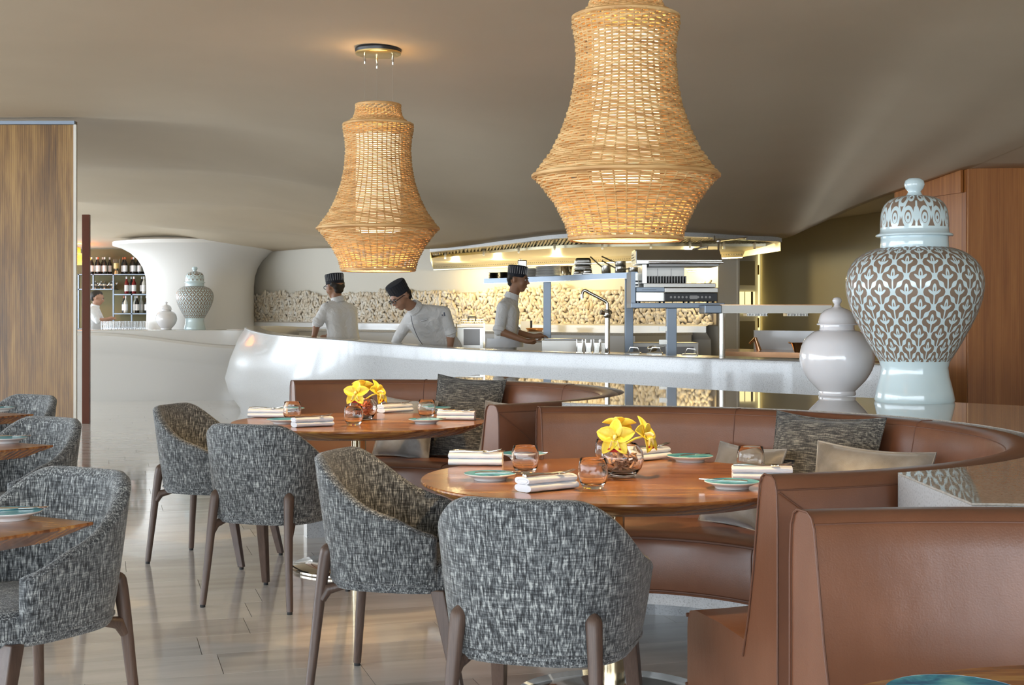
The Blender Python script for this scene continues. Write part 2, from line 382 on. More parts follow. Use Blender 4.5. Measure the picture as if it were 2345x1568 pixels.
# door with a lit upper pane
d1 = struct(MB().box(2.72, 3.10, 17.12, 17.2, 0, 2.12).build('door_1', 'plaster_wall', smooth=False))
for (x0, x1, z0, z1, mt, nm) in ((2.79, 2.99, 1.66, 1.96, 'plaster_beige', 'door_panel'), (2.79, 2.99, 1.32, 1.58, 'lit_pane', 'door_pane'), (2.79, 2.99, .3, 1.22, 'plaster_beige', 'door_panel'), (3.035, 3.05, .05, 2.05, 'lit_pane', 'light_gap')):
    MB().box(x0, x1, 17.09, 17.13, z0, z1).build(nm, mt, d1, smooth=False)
MB().box(2.86, 2.868, 17.08, 17.1, 1.32, 1.58).build('glazing_bar', 'olive_wall', d1, smooth=False); MB().box(2.94, 2.965, 17.08, 17.1, 1.32, 1.58).build('glazing_bar', 'olive_wall', d1, smooth=False)
for z in (.4, 1.2, 1.85): MB().lathe([(.012, -.06), (.012, .06)], 8, (3.03, 17.08, z)).build('hinge', 'brass', d1)
wall_seg('wall_far', (-10, 26.6), (-3.6, 26.6), 0, 2.97, .2, 'olive_wall')
wall_seg('wall_far_return', (-3.9, 23.2), (-3.6, 26.6), 0, 2.97, .2, 'olive_wall')
wall_seg('wall_kitchen_lintel', (2.66, 17.14), (3.16, 17.14), 2.12, 2.97, .1, 'plaster_wall')
struct(MB().box(-10.1, 7.2, -5.6, 27.0, 2.96, 3.06).build('sky_block_slab', 'plaster_wall', smooth=False))  # unseen slab added over everything to keep sky light out of the gaps
wall_seg('wall_left_seal', (-6.15, 9.85), (-6.15, 10.75), 0, 2.97, .12, 'plaster_wall')  # unseen filler added to shut out daylight leaking behind the pillar
wall_seg('wall_right', (6.9, -5.7), (6.9, 10.2), 0, 3, .2, 'plaster_wall')
# wood clad wall on the right: corner, header and panels
ww = struct(MB().prism([(3.02, 10.9), (3.27, 10.0), (6.8, 10.0), (6.8, 10.2), (3.45, 10.2), (3.2, 10.95)], 0, 2.95).build('wall_wood', 'wood_wall', smooth=False))
for a, b, z0, z1, off in (((3.02, 10.9), (3.255, 10.02), 2.18, 2.36, .02), ):
    d = (Vector(b)-Vector(a)).normalized(); n = Vector((d.y, -d.x))*off
    MB().prism([a, b, tuple(Vector(b)+n), tuple(Vector(a)+n)], z0, z1).build('wood_header', 'wood_wall', ww, smooth=False)
x = 3.275
while x < 5.2:
    MB().box(x, x+.455, 9.975, 10.0, .0, 2.40).build('wood_panel', 'wood_wall', ww, smooth=False, bevel=.003); x += .46
# ---- pillar at the left, dark red post beyond
pl = struct(MB().box(-6.1, -3.14, 9.98, 10.03, 0, 2.69).build('wall_pillar', 'wood_pillar', smooth=False))
x = -3.125
for wd in (.62, .66, .62):
    MB().box(x-wd+.002, x, 9.955, 9.985, 0, 2.66).build('wood_panel', 'wood_pillar', pl, smooth=False, bevel=.002); x -= wd
MB().box(-3.14, -3.12, 9.94, 9.96, 0, 2.66).build('edge_strip', 'plaster_wall', pl, smooth=False)
MB().box(-6.1, -3.13, 9.93, 9.97, 2.66, 2.685).build('top_strip', 'grey_metal', pl, smooth=False)
rp = at(196, 970, 0)
struct(MB().box(rp.x-.045, rp.x+.045, rp.y, rp.y+.05, 0, 2.49).build('trim_2', 'red_panel', smooth=False, bevel=.004))
# ---- windows of the dining room (out of the frame: they light it and show in the reflections)
def window_wall(idx, x0, y0, x1, y1, n, zb=.12, zt=2.72):
    a = Vector((x0, y0)); b = Vector((x1, y1)); d = (b-a).normalized(); nn = Vector((-d.y, d.x))*.1; L = (b-a).length
    fr = struct(MB().prism([tuple(a), tuple(b), tuple(b+nn), tuple(a+nn)], zt, 3.0).build('window_%d' % idx, 'plaster_wall', smooth=False))
    MB().prism([tuple(a), tuple(b), tuple(b+nn), tuple(a+nn)], 0, zb).build('window_sill', 'plaster_wall', fr, smooth=False)
    for i in range(n+1):
        p = a + d*(L*i/n); q = p + d*.09
        MB().prism([tuple(p), tuple(q), tuple(q+nn), tuple(p+nn)], zb, zt).build('mullion', 'window_frame', fr, smooth=False)
    MB().prism([tuple(a), tuple(b), tuple(b+nn*.6), tuple(a+nn*.6)], 2.05, 2.11).build('transom', 'window_frame', fr, smooth=False)
window_wall(1, -6.15, 9.9, -6.15, -5.2, 12)
window_wall(2, -6.15, -5.2, 4.2, -5.2, 8)
wall_seg('wall_rear', (4.2, -5.2), (6.9, -5.2), 0, 3, .2, 'plaster_wall')
window_wall(3, -9.9, 26.5, -9.9, 10.4, 12, .5, 2.35)
wall_seg('wall_left_return', (-9.9, 10.6), (-6.1, 10.6), 0, 3, .2, 'plaster_wall')
o = area_light('window_bar_offscreen', (-9.85, 18.5, 1.425), (0, -PI/2, 0), 1.85, 15.6, 1, (1, 1, 1)); o.data.cycles.is_portal = True
# ---- pebble band in the kitchen wall
def pebble_mesh(seed):
    rg = random.Random(seed); bm = bmesh.new(); bmesh.ops.create_icosphere(bm, subdivisions=1, radius=1)
    a, b, c = .050*rg.uniform(.85, 1.2), .026*rg.uniform(.85, 1.2), .022
    for v in bm.verts:
        bend = .35*(v.co.x**2)
        v.co = Vector((v.co.x*a, v.co.z*c, (v.co.y+bend)*b*(1-.25*v.co.x)))
    vs = [v.co.copy() for v in bm.verts]; fs = [tuple(v.index for v in f.verts) for f in bm.faces]; bm.free(); return vs, fs
PEB = [pebble_mesh(k) for k in range(6)]
pan = Vector((6.44, -7.5, 0)).normalized(); pn = Vector((-7.5, -6.44, 0)).normalized()      # along the wall, out of the wall
Lw = math.hypot(6.44, 7.5)
bed = MB().prism([tuple((W(-.1)+pn*.03)[:2]), tuple((W(1.0)+pn*.03)[:2]), tuple(W(1.0)[:2]), tuple(W(-.1)[:2])], 1.17, 1.60).build('pebble_bed', 'pebble_bed', wb, smooth=False)
bank = MB(); rg = random.Random(11); spots = []
srow = 0; z = 1.19
while z < 1.665:
    s = -.095*Lw + (srow % 2)*.03
    while s < Lw*.995:
        top = 1.625 + .035*math.sin(s*2.1)+.02*math.sin(s*5.3)
        if z < top: spots.append((s+rg.uniform(-.015, .015), z+rg.uniform(-.012, .012)))
        s += .066
    z += .041; srow += 1
spots.sort(key=lambda q: -q[0])
cnt = 0; protos = {}
for s, z in spots:
    k = rg.randrange(6); p = W(0)+pan*s+pn*(.045+rg.uniform(0, .02)); p.z = z
    Rm = Matrix.Rotation(math.atan2(pan.y, pan.x), 4, 'Z') @ Matrix.Rotation(rg.uniform(-PI, PI), 4, 'Y') @ Matrix.Rotation(rg.uniform(-.5, .5), 4, 'X')
    sc = rg.uniform(.85, 1.2); T = Matrix.Translation(p) @ Rm @ Matrix.Scale(sc, 4)
    behind = Vector(p).x/p.y*F+CX
    if cnt < 290 and behind > 1240:
        if k not in protos:
            o = MB().add(*PEB[k]).build('pebble', 'stone_pebble', auto=180); protos[k] = o
        else: o = protos[k].copy(); C.objects.link(o)
        o.parent = wb; o.matrix_local = T; cnt += 1
    else:
        bank.add([T @ v for v in PEB[k][0]], PEB[k][1])
o = bank.build('pebble_bank', 'stone_pebble', wb, auto=180); o['kind'] = 'stuff'
# white ledge under the pebbles with its scooped front edge
lg = MB(); path = [W(t) for t in [i/30*1.0 for i in range(31)]]
prof = [(.02, 1.19), (.16, 1.185), (.20, 1.17), (.20, 1.10), (.12, 1.02), (.10, .4)]
lg.grid([[p+pn*d+Vector((0, 0, z)) for d, z in prof] for p in path]); lg.build('wall_ledge', 'solid_white', wb)
# ---- extractor hood over the range
hood = thing('extractor_hood', 'long curved stainless steel extractor hood over the cooking range', 'hood', (0, 0, 2.0))
nr = len(rim); wt = [lerp(.48, 1.04, i/(nr-1)) for i in range(nr)]
def hz(i, t, z): p = Vector((rim[i].x, rim[i].y+.06, 0)).lerp(W(wt[i])+pn*.06, t); return Vector((p.x, p.y, z-2.0))
def strip(pts, name, mat): return MB().grid([[hz(i, t, z) for i in range(nr)] for t, z in pts]).build(name, mat, hood)
strip([(0, 2.06), (.05, 2.13), (.10, 2.12)], 'front_channel', 'steel_hood')
strip([(.36, 2.03), (.36, 2.00), (.40, 2.00), (.92, 1.985)], 'lower_panel', 'steel_hood')
strip([(.92, 1.99), (.92, 1.985), (.985, 1.93), (.985, 1.915), (1.0, 1.915)], 'drip_channel', 'steel_hood')
MB().grid([[hz(0, t, z) for t in (0, .3, .92, 1)] for z in (2.3, 1.93)]).build('end_panel', 'steel_hood', hood)
MB().grid([[hz(nr-1, t, z) for t in (0, .5, 1)] for z in (2.3, 1.93)]).build('end_panel', 'steel_hood', hood)
def hzf(f, t, z):
    i = min(int(f), nr-2); return hz(i, t, z).lerp(hz(i+1, t, z), f-i)
nfil = 9
for k in range(nfil):
    f0, f1 = k/nfil*(nr-1)+.05, (k+1)/nfil*(nr-1)-.05
    fm = MB(); n = 11
    fm.grid([[hzf(lerp(f0, f1, j/4), t, z+.012) for j in range(5)] for t, z in ((.10, 2.125), (.36, 2.035))])
    for j in range(n):
        a, b = lerp(f0, f1, (j+.15)/n), lerp(f0, f1, (j+.7)/n)
        fm.grid([[hzf(a, .11, 2.12), hzf(b, .11, 2.12)], [hzf(a, .355, 2.03), hzf(b, .355, 2.03)]])
    fo = fm.build('baffle_filter', 'steel_hood', hood, smooth=False)
    MB().box(-.012, .012, -.012, .012, -.06, .01, Matrix.Translation(hzf((f0+f1)/2, .33, 2.03))).build('filter_handle', 'brass', fo, smooth=False)
dots = MB()
for i in range(0, 150):
    p = hzf(i/150*(nr-1), .955, 1.957); dots.sphere(p+Vector((0, -.006, 0)), .006, 6)
o = dots.build('perforation', 'black', hood); o['kind'] = 'stuff'
# light concealed in the channel at the back of the hood, where the photograph shows its glare on the steel
for f in (3.5, 9.5, 17.5, 33.0):
    p = hzf(f, .80, 1.92); l = point_light('hood_light', (p.x, p.y, p.z), 20, (1, .80, .40), .04, hood)
# ---- kitchen counter: a white curved wall of quartz that swells into a hull at its far end
kpx = [(2062, 836, 1.0), (1990, 833, 1.0), (1830, 826, 1.0), (1700, 822, 1.0), (1600, 819, 1.0), (1400, 811, 1.0), (1200, 804, 1.0), (1100, 800, 1.0), (1000, 795, 1.0), (900, 787, 1.02), (800, 779, 1.045), (700, 772, 1.06), (640, 767, 1.07), (600, 762, 1.075)]
kc_ = crom([tuple(at(*q)) for q in kpx] + [(-3.42, 18.0, 1.11), (-3.62, 18.9, 1.14), (-3.5, 19.7, 1.14), (-2.9, 20.1, 1.12)], 6); sec = []; topsec = []
for i, p in enumerate(kc_):
    d = (kc_[min(i+1, len(kc_)-1)]-kc_[max(i-1, 0)]); d.z = 0; d.normalize(); n = Vector((-d.y, d.x, 0))
    if n.dot(Vector((-1, -.6, 0))) < 0 and p.y < 18.9: n = -n
    if p.y >= 18.9 and n.dot(Vector((p.x+3.0, p.y-19.0, 0))) < 0: n = -n
    b = .26*sstep((p.y-13.5)/5); zt = p.z; p = Vector((p.x, p.y, 0))
    pr = [(-.02, zt), (.0, zt-.006), (.004, zt-.03), (.3*b, zt-.14), (.75*b, .70), (b, .45), (.8*b, .26), (.25*b, .06), (.2*b, 0)]
    sec.append([p+n*dd+Vector((0, 0, z)) for dd, z in pr])
    topsec.append([p+n*(-.02)+Vector((0, 0, zt)), p+n*(-.20)+Vector((0, 0, zt)), p+n*(-.20)+Vector((0, 0, zt-.05)), p+n*(-.20)+Vector((0, 0, 0))])
kt = thing('kitchen_counter', 'long curved white stone counter of the open kitchen, swelling at its far end', 'counter', (0, 0, 0))
MB().grid(sec).build('front', 'quartz', kt); MB().grid(topsec).build('counter_top', 'solid_white', kt)
# ---- bar counter, far left
bc = thing('bar_counter', 'long white sculpted bar counter with a shadowed ledge, beyond the passage', 'counter', (0, 0, 0))
bp = crom([(-9.6, 20.5, 0), (-7.6, 20.75, 0), (-6.2, 20.9, 0), (-4.9, 21.0, 0), (-4.1, 21.12, 0), (-3.5, 21.3, 0)], 8); sec = []
for i, p in enumerate(bp):
    d = (bp[min(i+1, len(bp)-1)]-bp[max(i-1, 0)]).normalized(); n = Vector((d.y, -d.x, 0)); zb = lerp(1.035, .83, sstep((p.x+6.3)/2.3))
    pr = [(-lerp(1.35, .45, sstep((p.x+4.9)/.7)), 1.065), (-.02, 1.065), (0, 1.06), (0, zb), (.015, zb-.004), (.10, zb-.015), (.13, zb-.05), (.12, zb-.16), (.04, zb-.30), (.02, zb-.36), (.0, .25), (0, 0)]
    sec.append([p+n*dd+Vector((0, 0, z)) for dd, z in pr])
MB().grid(sec).build('front', 'solid_white', bc)
# ---- white flared column on the bar
col = MB().lathe([(.87, 1.066), (.86, 1.3), (.86, 1.75), (.875, 1.92), (.92, 2.06), (1.0, 2.19), (1.12, 2.30), (1.26, 2.375), (1.38, 2.405), (1.39, 2.41), (1.39, 2.465), (1.38, 2.47), (.9, 2.56)], 72, (-5.10, 22.75, 0)).build('wall_column', 'plaster_column', auto=50); struct(col)
# ---- island counter behind and between the banquettes
TA, TB, TC = Vector((-.79, 7.16, 0)), Vector((.343, 4.68, 0)), Vector((.90, 1.54, 0))
RO = 1.365
def arc(c, a0, a1, n=24): return [(c.x+RO*math.cos(R(lerp(a0, a1, i/n))), c.y+RO*math.sin(R(lerp(a0, a1, i/n)))) for i in range(n+1)]
poly = arc(TA, -42, 76) + [(-.22, 9.1), (.05, 8.66), (.56, 8.0), (.97, 7.35), (1.18, 7.12), (1.42, 6.86), (1.94, 6.3), (2.34, 5.85), (3.0, 5.1), (3.0, 1.2)] + arc(TC, 0, 87.4) + arc(TB, -63, 84.5)
isl = thing('island_counter', 'low white stone counter with a polished top winding between the leather booths', 'counter', (0, 0, 0))
MB().prism(poly, 0, .9005).build('body', 'quartz', isl, smooth=False)
MB().prism(poly, .901, .906).build('polished_top', 'worktop', isl, smooth=False)
# ================================================================ FURNITURE
def sgnpow(v, e): return math.copysign(abs(v)**e, v)
def make_chair():                                  # faces +Y, origin on the floor under its middle
    t = thing('tub_chair', 'chair', 'chair')
    E = .70; FM = 126; nphi = 49
    def outer(phi, wv, inset=0.0, sc=None):
        k = sc if sc is not None else lerp(.865, 1.0, wv**.75)
        a = .288*k-inset; b = .285*k-inset
        return Vector((a*sgnpow(math.sin(phi), E), -b*sgnpow(math.cos(phi), E) - .028*wv*max(0, math.cos(phi)), 0))
    rows = []; Z0 = .385
    for i in range(nphi):
        ph = R(lerp(-FM, FM, i/(nphi-1))); ap = abs(math.degrees(ph))
        zt = .575 + .245*sstep(1-(ap-22)/104)
        endk = min(1, (FM-ap)/9+.0); endk = math.sqrt(max(0, 1-(1-endk)**2))
        loop = []
        for wv in (0, .04, .2, .4, .6, .8, .93): loop.append(outer(ph, wv)+Vector((0, 0, lerp(Z0, zt, wv))))
        for an in (20, 60, 100, 140): 
            q = outer(ph, 1, .022-.022*math.cos(R(an))); loop.append(q+Vector((0, 0, zt-.022+.022*math.sin(R(an)))))
        for wv in (.93, .75, .5, .25, .05): loop.append(outer(ph, wv, .046)+Vector((0, 0, lerp(Z0, zt, wv))))
        cen = sum(loop, Vector())/len(loop)
        if endk < 1:
            up = Vector((0, 0, 1)); 
            loop = [Vector((cen.x+(p.x-cen.x)*(.25+.75*endk), cen.y+(p.y-cen.y)*(.25+.75*endk), cen.z+(p.z-cen.z)*(.90+.10*endk))) for p in loop]
        rows.append(loop)
    mb = MB().grid(rows, closed=True); n = len(rows[0])
    mb.add(rows[0], [tuple(range(n))]); mb.add(rows[-1], [tuple(reversed(range(n)))])
    mb.build('shell', 'fabric_chair', t, auto=70)
    # upholstered seat
    def slab(prof, ax, y0, y1, e=.62, n=44):
        out = []
        for ins, z in prof:
            ring = []
            for i in range(n):
                a = 2*PI*i/n; ring.append(Vector(((ax-ins)*sgnpow(math.cos(a), e), (y0+y1)/2+((y1-y0)/2-ins)*sgnpow(math.sin(a), e), z)))
            out.append(ring)
        return out
    rg_ = slab([(.12, .478), (.05, .476), (.02, .468), (.004, .452), (0, .43), (0, .40), (.012, .385)], .232, -.21, .262)
    mb = MB().grid(rg_, closed=True); mb.add([v for v in rg_[0]], [tuple(range(44))]); mb.build('seat', 'fabric_chair', t, auto=70)
    rg_ = slab([(0, .40), (-.004, .385), (.004, .372), (.03, .368)], .243, -.245, .245, .68)
    mb = MB().grid(rg_, closed=True); mb.add(rg_[-1], [tuple(range(44))]); mb.build('seat_base', 'fabric_chair', t, auto=70)
    MB().tube([outer(R(lerp(-122, 122, i/48)), .03)*1.008+Vector((0, 0, .402)) for i in range(49)], .005, 6).build('piping', 'fabric_chair', t)
    for sx in (-1, 1):
        lp = crom([(sx*.183, -.222, .52), (sx*.188, -.236, .47), (sx*.195, -.25, .36), (sx*.205, -.265, .2), (sx*.22, -.283, .012)], 6); m = len(lp)
        lg = MB().tube(lp, .02, 14, rs=[lerp(.006, .0235, min(1, (i/(m-1))*7)) if i < 4 else lerp(.025, .0145, (i/(m-1))) for i in range(m)])
        lg.tube([(sx*.197, -.245, .33), (sx*.19, -.225, .365), (sx*.17, -.17, .378)], .02, 10, rs=[.016, .02, .014])
        L = lg.build('leg', 'wood_leg', t); MB().lathe([(.012, 0), (.012, .013)], 10, (sx*.22, -.283, 0)).build('foot_glide', 'rubber', L)
        a, b = Vector((sx*.195, .175, .385)), Vector((sx*.22, .262, .012)); vs = []
        for c, h in ((a, .024), (b, .015)):
            vs += [c+Vector((-h, -h, 0)), c+Vector((h, -h, 0)), c+Vector((h, h, 0)), c+Vector((-h, h, 0))]
        L = MB().add(vs, [(3, 2, 1, 0), (4, 5, 6, 7)]+[(i, (i+1) % 4, 4+(i+1) % 4, 4+i) for i in range(4)]).build('leg', 'wood_leg', t, smooth=False, bevel=.004)
        MB().lathe([(.011, 0), (.011, .013)], 10, (sx*.22, .262, 0)).build('foot_glide', 'rubber', L)
    return t
chair = make_chair()
def place_chair(first, c, f, label, group):
    rz = math.atan2(-f[0], f[1])
    if first: chair.location = (*c, 0); chair.rotation_euler = (0, 0, rz); tag(chair, label, 'chair', group); return chair
    return dup(chair, (*c, 0), rz, label, group)
G1 = 'tweed tub chairs at the round tables'; G2 = 'tweed tub chairs at the square tables'
place_chair(True, (.10, 3.90), (.28, .96), 'grey tweed tub chair, its back to us, at the clear-vase table', G1)
place_chair(False, (-.36, 4.86), (.964, -.267), 'grey tweed tub chair turned sideways at the clear-vase table', G1)
place_chair(False, (-1.07, 6.36), (.35, .937), 'grey tweed tub chair, its back to us, at the red-vase table', G1)
place_chair(False, (-1.566, 7.375), (.955, -.295), 'grey tweed tub chair turned sideways, standing free on the open stone floor', G1)
n30 = Vector((.5, .866)); e30 = Vector((.866, -.5))
SQ = [at(212, 1195, .75), at(121, 1019, .75), at(76, 948, .75)]
for k, (cpt, lab) in enumerate(zip(SQ, ('grey tweed tub chair with its seat showing, at the square table nearest the open floor', 'grey tweed tub chair at the middle one of the square tables', 'grey tweed tub chair at the square table beside the wooden pillar'))):
    tcn = Vector((cpt.x, cpt.y)) + Vector((-.51, -.135)); p = tcn + n30*.60 + Vector((-.15, .05))
    place_chair(False, (p.x, p.y), (-n30.x, -n30.y), lab, G2)
# ---- tables
def round_table(c, label):
    t = thing('round_table', label, 'table', (c.x, c.y, 0), 0, 'round tables in the booths')
    MB().lathe([(0, .699), (.555, .699), (.57, .703), (.646, .738), (.65, .742), (.65, .747), (.647, .75), (0, .75)], 96).build('table_top', 'wood_table', t, auto=25)
    p = MB().lathe([(.037, .03), (.037, .69), (.12, .69), (.12, .70)], 40).build('pedestal', 'brass', t)
    MB().lathe([(.042, .055), (.044, .035), (.06, .03)], 32).build('collar', 'brass', p)
    MB().lathe([(.34, 0), (.345, .004), (.345, .014), (.338, .02), (.22, .028), (.10, .034), (.037, .045)], 64).build('base', 'champagne', t)
    return t
round_table(TB, 'round wooden pedestal table in the booth below the pendant cut off by the ceiling')
round_table(TA, 'round wooden pedestal table in the booth beside the hull-shaped counter end')
round_table(TC, 'round wooden table with only its rim showing before the big leather back')
for k, (cpt, lab) in enumerate(zip(SQ, ('square wooden table by the tub chair whose seat shows', 'square wooden table in the middle of the three', 'square wooden table beside the wooden pillar'))):
    tcn = Vector((cpt.x, cpt.y)) + Vector((-.51, -.135)); h = .375
    t = thing('square_table', lab, 'table', (tcn.x, tcn.y, 0), R(-30), 'square tables')
    vs = []
    for hh, z in ((h-.085, .70), (h-.002, .742), (h, .746), (h-.002, .75)): vs += [(-hh, -hh, z), (hh, -hh, z), (hh, hh, z), (-hh, hh, z)]
    fs = [(3, 2, 1, 0), (12, 13, 14, 15)]+[(a*4+i, a*4+(i+1) % 4, a*4+4+(i+1) % 4, a*4+4+i) for a in range(3) for i in range(4)]
    MB().add(vs, fs).build('table_top', 'wood_table', t, smooth=False)
    MB().lathe([(.037, .02), (.037, .70)], 24).build('pedestal', 'brass', t)
    MB().lathe([(.27, 0), (.27, .014), (.05, .03), (.037, .04)], 48).build('base', 'champagne', t)
# ---- leather booths
def booth(c, a0, a1, label, seams, post=None):
    t = thing('leather_booth', label, 'booth', (c.x, c.y, 0), 0, 'curved leather booths')
    def sweep(prof, name, mat, b0=a0, b1=a1, n=64, auto=40, par=t):
        rows = [[Vector((r*math.cos(R(lerp(b0, b1, i/n))), r*math.sin(R(lerp(b0, b1, i/n))), z)) for r, z in prof] for i in range(n+1)]
        m = MB().grid(rows, closed=True); k = len(prof)
        m.add(rows[0], [tuple(range(k))]); m.add(rows[-1], [tuple(reversed(range(k)))])
        return m.build(name, mat, par, auto=auto)
    back = [(1.10, .22), (1.13, .42), (1.165, .52), (1.20, .66), (1.232, .83), (1.24, .875), (1.252, .896), (1.27, .905), (1.315, .905), (1.333, .896), (1.345, .87), (1.35, .80), (1.35, .22)]
    bo = sweep(back, 'backrest', 'leather')
    for a in (a0, a1):
        sg = 1 if a == a0 else -1; da = sg*-.15 if a0 < a1 else sg*.15
        ca, sa = math.cos(R(a+da)), math.sin(R(a+da))
        MB().tube([Vector((r*ca, r*sa, z)) for r, z in back[1:]], .0026, 6).build('end_piping', 'leather_seam', bo)
    def ring(r, z, name, rad, mat='leather_seam', par=bo, b0=a0, b1=a1):
        MB().tube([Vector((r*math.cos(R(lerp(b0, b1, i/64))), r*math.sin(R(lerp(b0, b1, i/64))), z)) for i in range(65)], rad, 6).build(name, mat, par)
    ring(1.2455, .884, 'top_seam', .0022); ring(1.3445, .874, 'top_seam', .0022)
    for a in seams:
        pts = [Vector((r*math.cos(R(a)), r*math.sin(R(a)), z)) for r, z in back[1:10]]
        MB().tube(pts, .0028, 6).build('seam', 'leather_seam', bo)
    # outer panel near the end: a diagonal seam down from the corner
    ad = a1+ (10 if a1 < a0 else -10)
    MB().tube([Vector((1.351*math.cos(R(lerp(a1, ad, k/8))), 1.351*math.sin(R(lerp(a1, ad, k/8))), lerp(.87, .70, k/8))) for k in range(9)]+[Vector((1.351*math.cos(R(lerp(ad, ad+(28 if a1 < a0 else -28), k/8))), 1.351*math.sin(R(lerp(ad, ad+(28 if a1 < a0 else -28), k/8))), .70)) for k in range(1, 9)], .0022, 6).build('seam', 'leather_seam', bo)
    seat = [(.705, .225), (.70, .24), (.70, .40), (.704, .43), (.72, .452), (.76, .462), (.95, .466), (1.15, .458), (1.17, .45), (1.17, .225)]
    so_ = sweep(seat, 'seat', 'leather', a0-.4 if a1 < a0 else a0+.4, a1+.4 if a1 < a0 else a1-.4)
    ring(.705, .437, 'seat_piping', .006, 'leather_seam', so_); ring(.70, .238, 'seat_piping', .005, 'leather_seam', so_)
    mid = (a0+a1)/2
    for a in (mid+28, mid-28):
        MB().tube([Vector((r*math.cos(R(a)), r*math.sin(R(a)), z+.001)) for r, z in seat[1:8]], .003, 6).build('seat_seam', 'leather_seam', so_)
    sweep([(.76, .175), (.72, .18), (.72, .224), (1.33, .224), (1.33, .175)], 'base_slab', 'quartz')
    for a in (a0-6 if a1 < a0 else a0+6, mid, a1+6 if a1 < a0 else a1-6):
        for r in (.80, 1.22):
            x, y = r*math.cos(R(a)), r*math.sin(R(a))
            l = MB().tube([(x, y, .18), (x, y, .045)], .03, 4, rs=[.034, .022]).build('leg', 'wood_leg', t, smooth=False)
            MB().tube([(x, y, .045), (x, y, 0)], .021, 4).build('foot_cap', 'brass', l, smooth=False)
    if post is not None:
        x, y = 1.05*math.cos(R(post)), 1.05*math.sin(R(post))
        MB().box(-.055, .055, -.10, .10, 0, .18, Matrix.Translation((x, y, 0)) @ Matrix.Rotation(R(post), 4, 'Z')).build('support', 'quartz', t, smooth=False)
    return t
booth(TB, 100, -77, 'brown leather booth curving round the table with two silver cushions and clear vase', (22, 62), 96)
booth(TA, 114, -57, 'brown leather booth curving round the table beside the hull-shaped counter end', (30, 78), 108)
booth(TC, 104, -60, 'brown leather booth showing as a big smooth back and rounded edge at the frame corner', (50,), None)
# ---- cushions
def cushion(name, label, group, c, w, h, th, mat, rz, lean, roll=0):
    n = 18; mb = MB()
    for sd in (1, -1):
        rows = []
        for i in range(n+1):
            row = []
            for j in range(n+1):
                u, v = 2*i/n-1, 2*j/n-1
                x = w/2*u*(1-.07*(1-v*v)); z = h/2*v*(1-.09*(1-u*u))
                y = sd*th/2*max(0, (1-abs(u)**2.6)*(1-abs(v)**2.6))**.55*(1+.06*math.sin(7*u+3*v)*math.cos(5*v))
                row.append(Vector((x, y, z)))
            rows.append(row)
        mb.grid(rows, flip=sd < 0)
    t = thing(name, label, 'cushion', c, 0, group); t.rotation_mode = 'XYZ'; t.rotation_euler = (lean, roll, rz)
    mb.build('cover', mat, t, auto=75)
    pts = []
    for i in range(n): u = 2*i/n-1; pts.append((w/2*u, 0, -h/2*(1-.09*(1-u*u))))
    for i in range(n): v = 2*i/n-1; pts.append((w/2*(1-.07*(1-v*v)), 0, h/2*v))
    for i in range(n): u = 1-2*i/n; pts.append((w/2*u, 0, h/2*(1-.09*(1-u*u))))
    for i in range(n): v = 1-2*i/n; pts.append((-w/2*(1-.07*(1-v*v)), 0, h/2*v))
    MB().tube(pts, .004, 6, closed=True).build('edge_piping', mat, t)
def seat_cushion(tc, a, r, label, group, w, h, th, mat, lean=12, roll=0, turn=0):
    x, y = tc.x+r*math.cos(R(a)), tc.y+r*math.sin(R(a))
    cushion('cushion', label, group, (x, y, .462+h/2*math.cos(R(lean))*.97), w, h, th, mat, R(a-90+turn), R(-lean), R(roll))
GC = 'scatter cushions on the booths'
seat_cushion(TB, 40, 1.115, 'large dark woven cushion on the booth behind the clear wood-chip vase', GC, .52, .47, .15, 'fabric_cushion', 15)
seat_cushion(TB, 56, 1.02, 'narrow silver cushion between glass and dark cushion, on the booth with the jars behind', GC, .40, .34, .13, 'fabric_silver', 20, 0, -25)
seat_cushion(TB, 20, 1.0, 'broad silver cushion with a lighter panel, on the booth with the jars behind', GC, .46, .38, .14, 'fabric_silver', 18, 2, 30)
seat_cushion(TA, 62.5, 1.12, 'large dark woven cushion on the booth beside the hull-shaped counter end', GC, .46, .49, .14, 'fabric_cushion', 13, 3)
seat_cushion(TA, 81, 1.03, 'silver cushion leaning beside the folded napkin, on the booth by the kitchen counter', GC, .36, .36, .13, 'fabric_silver', 16, 4, -10)
seat_cushion(TA, 41, 1.04, 'silver cushion half hidden behind the booth arm', GC, .42, .36, .13, 'fabric_silver', 16, 0, 15)
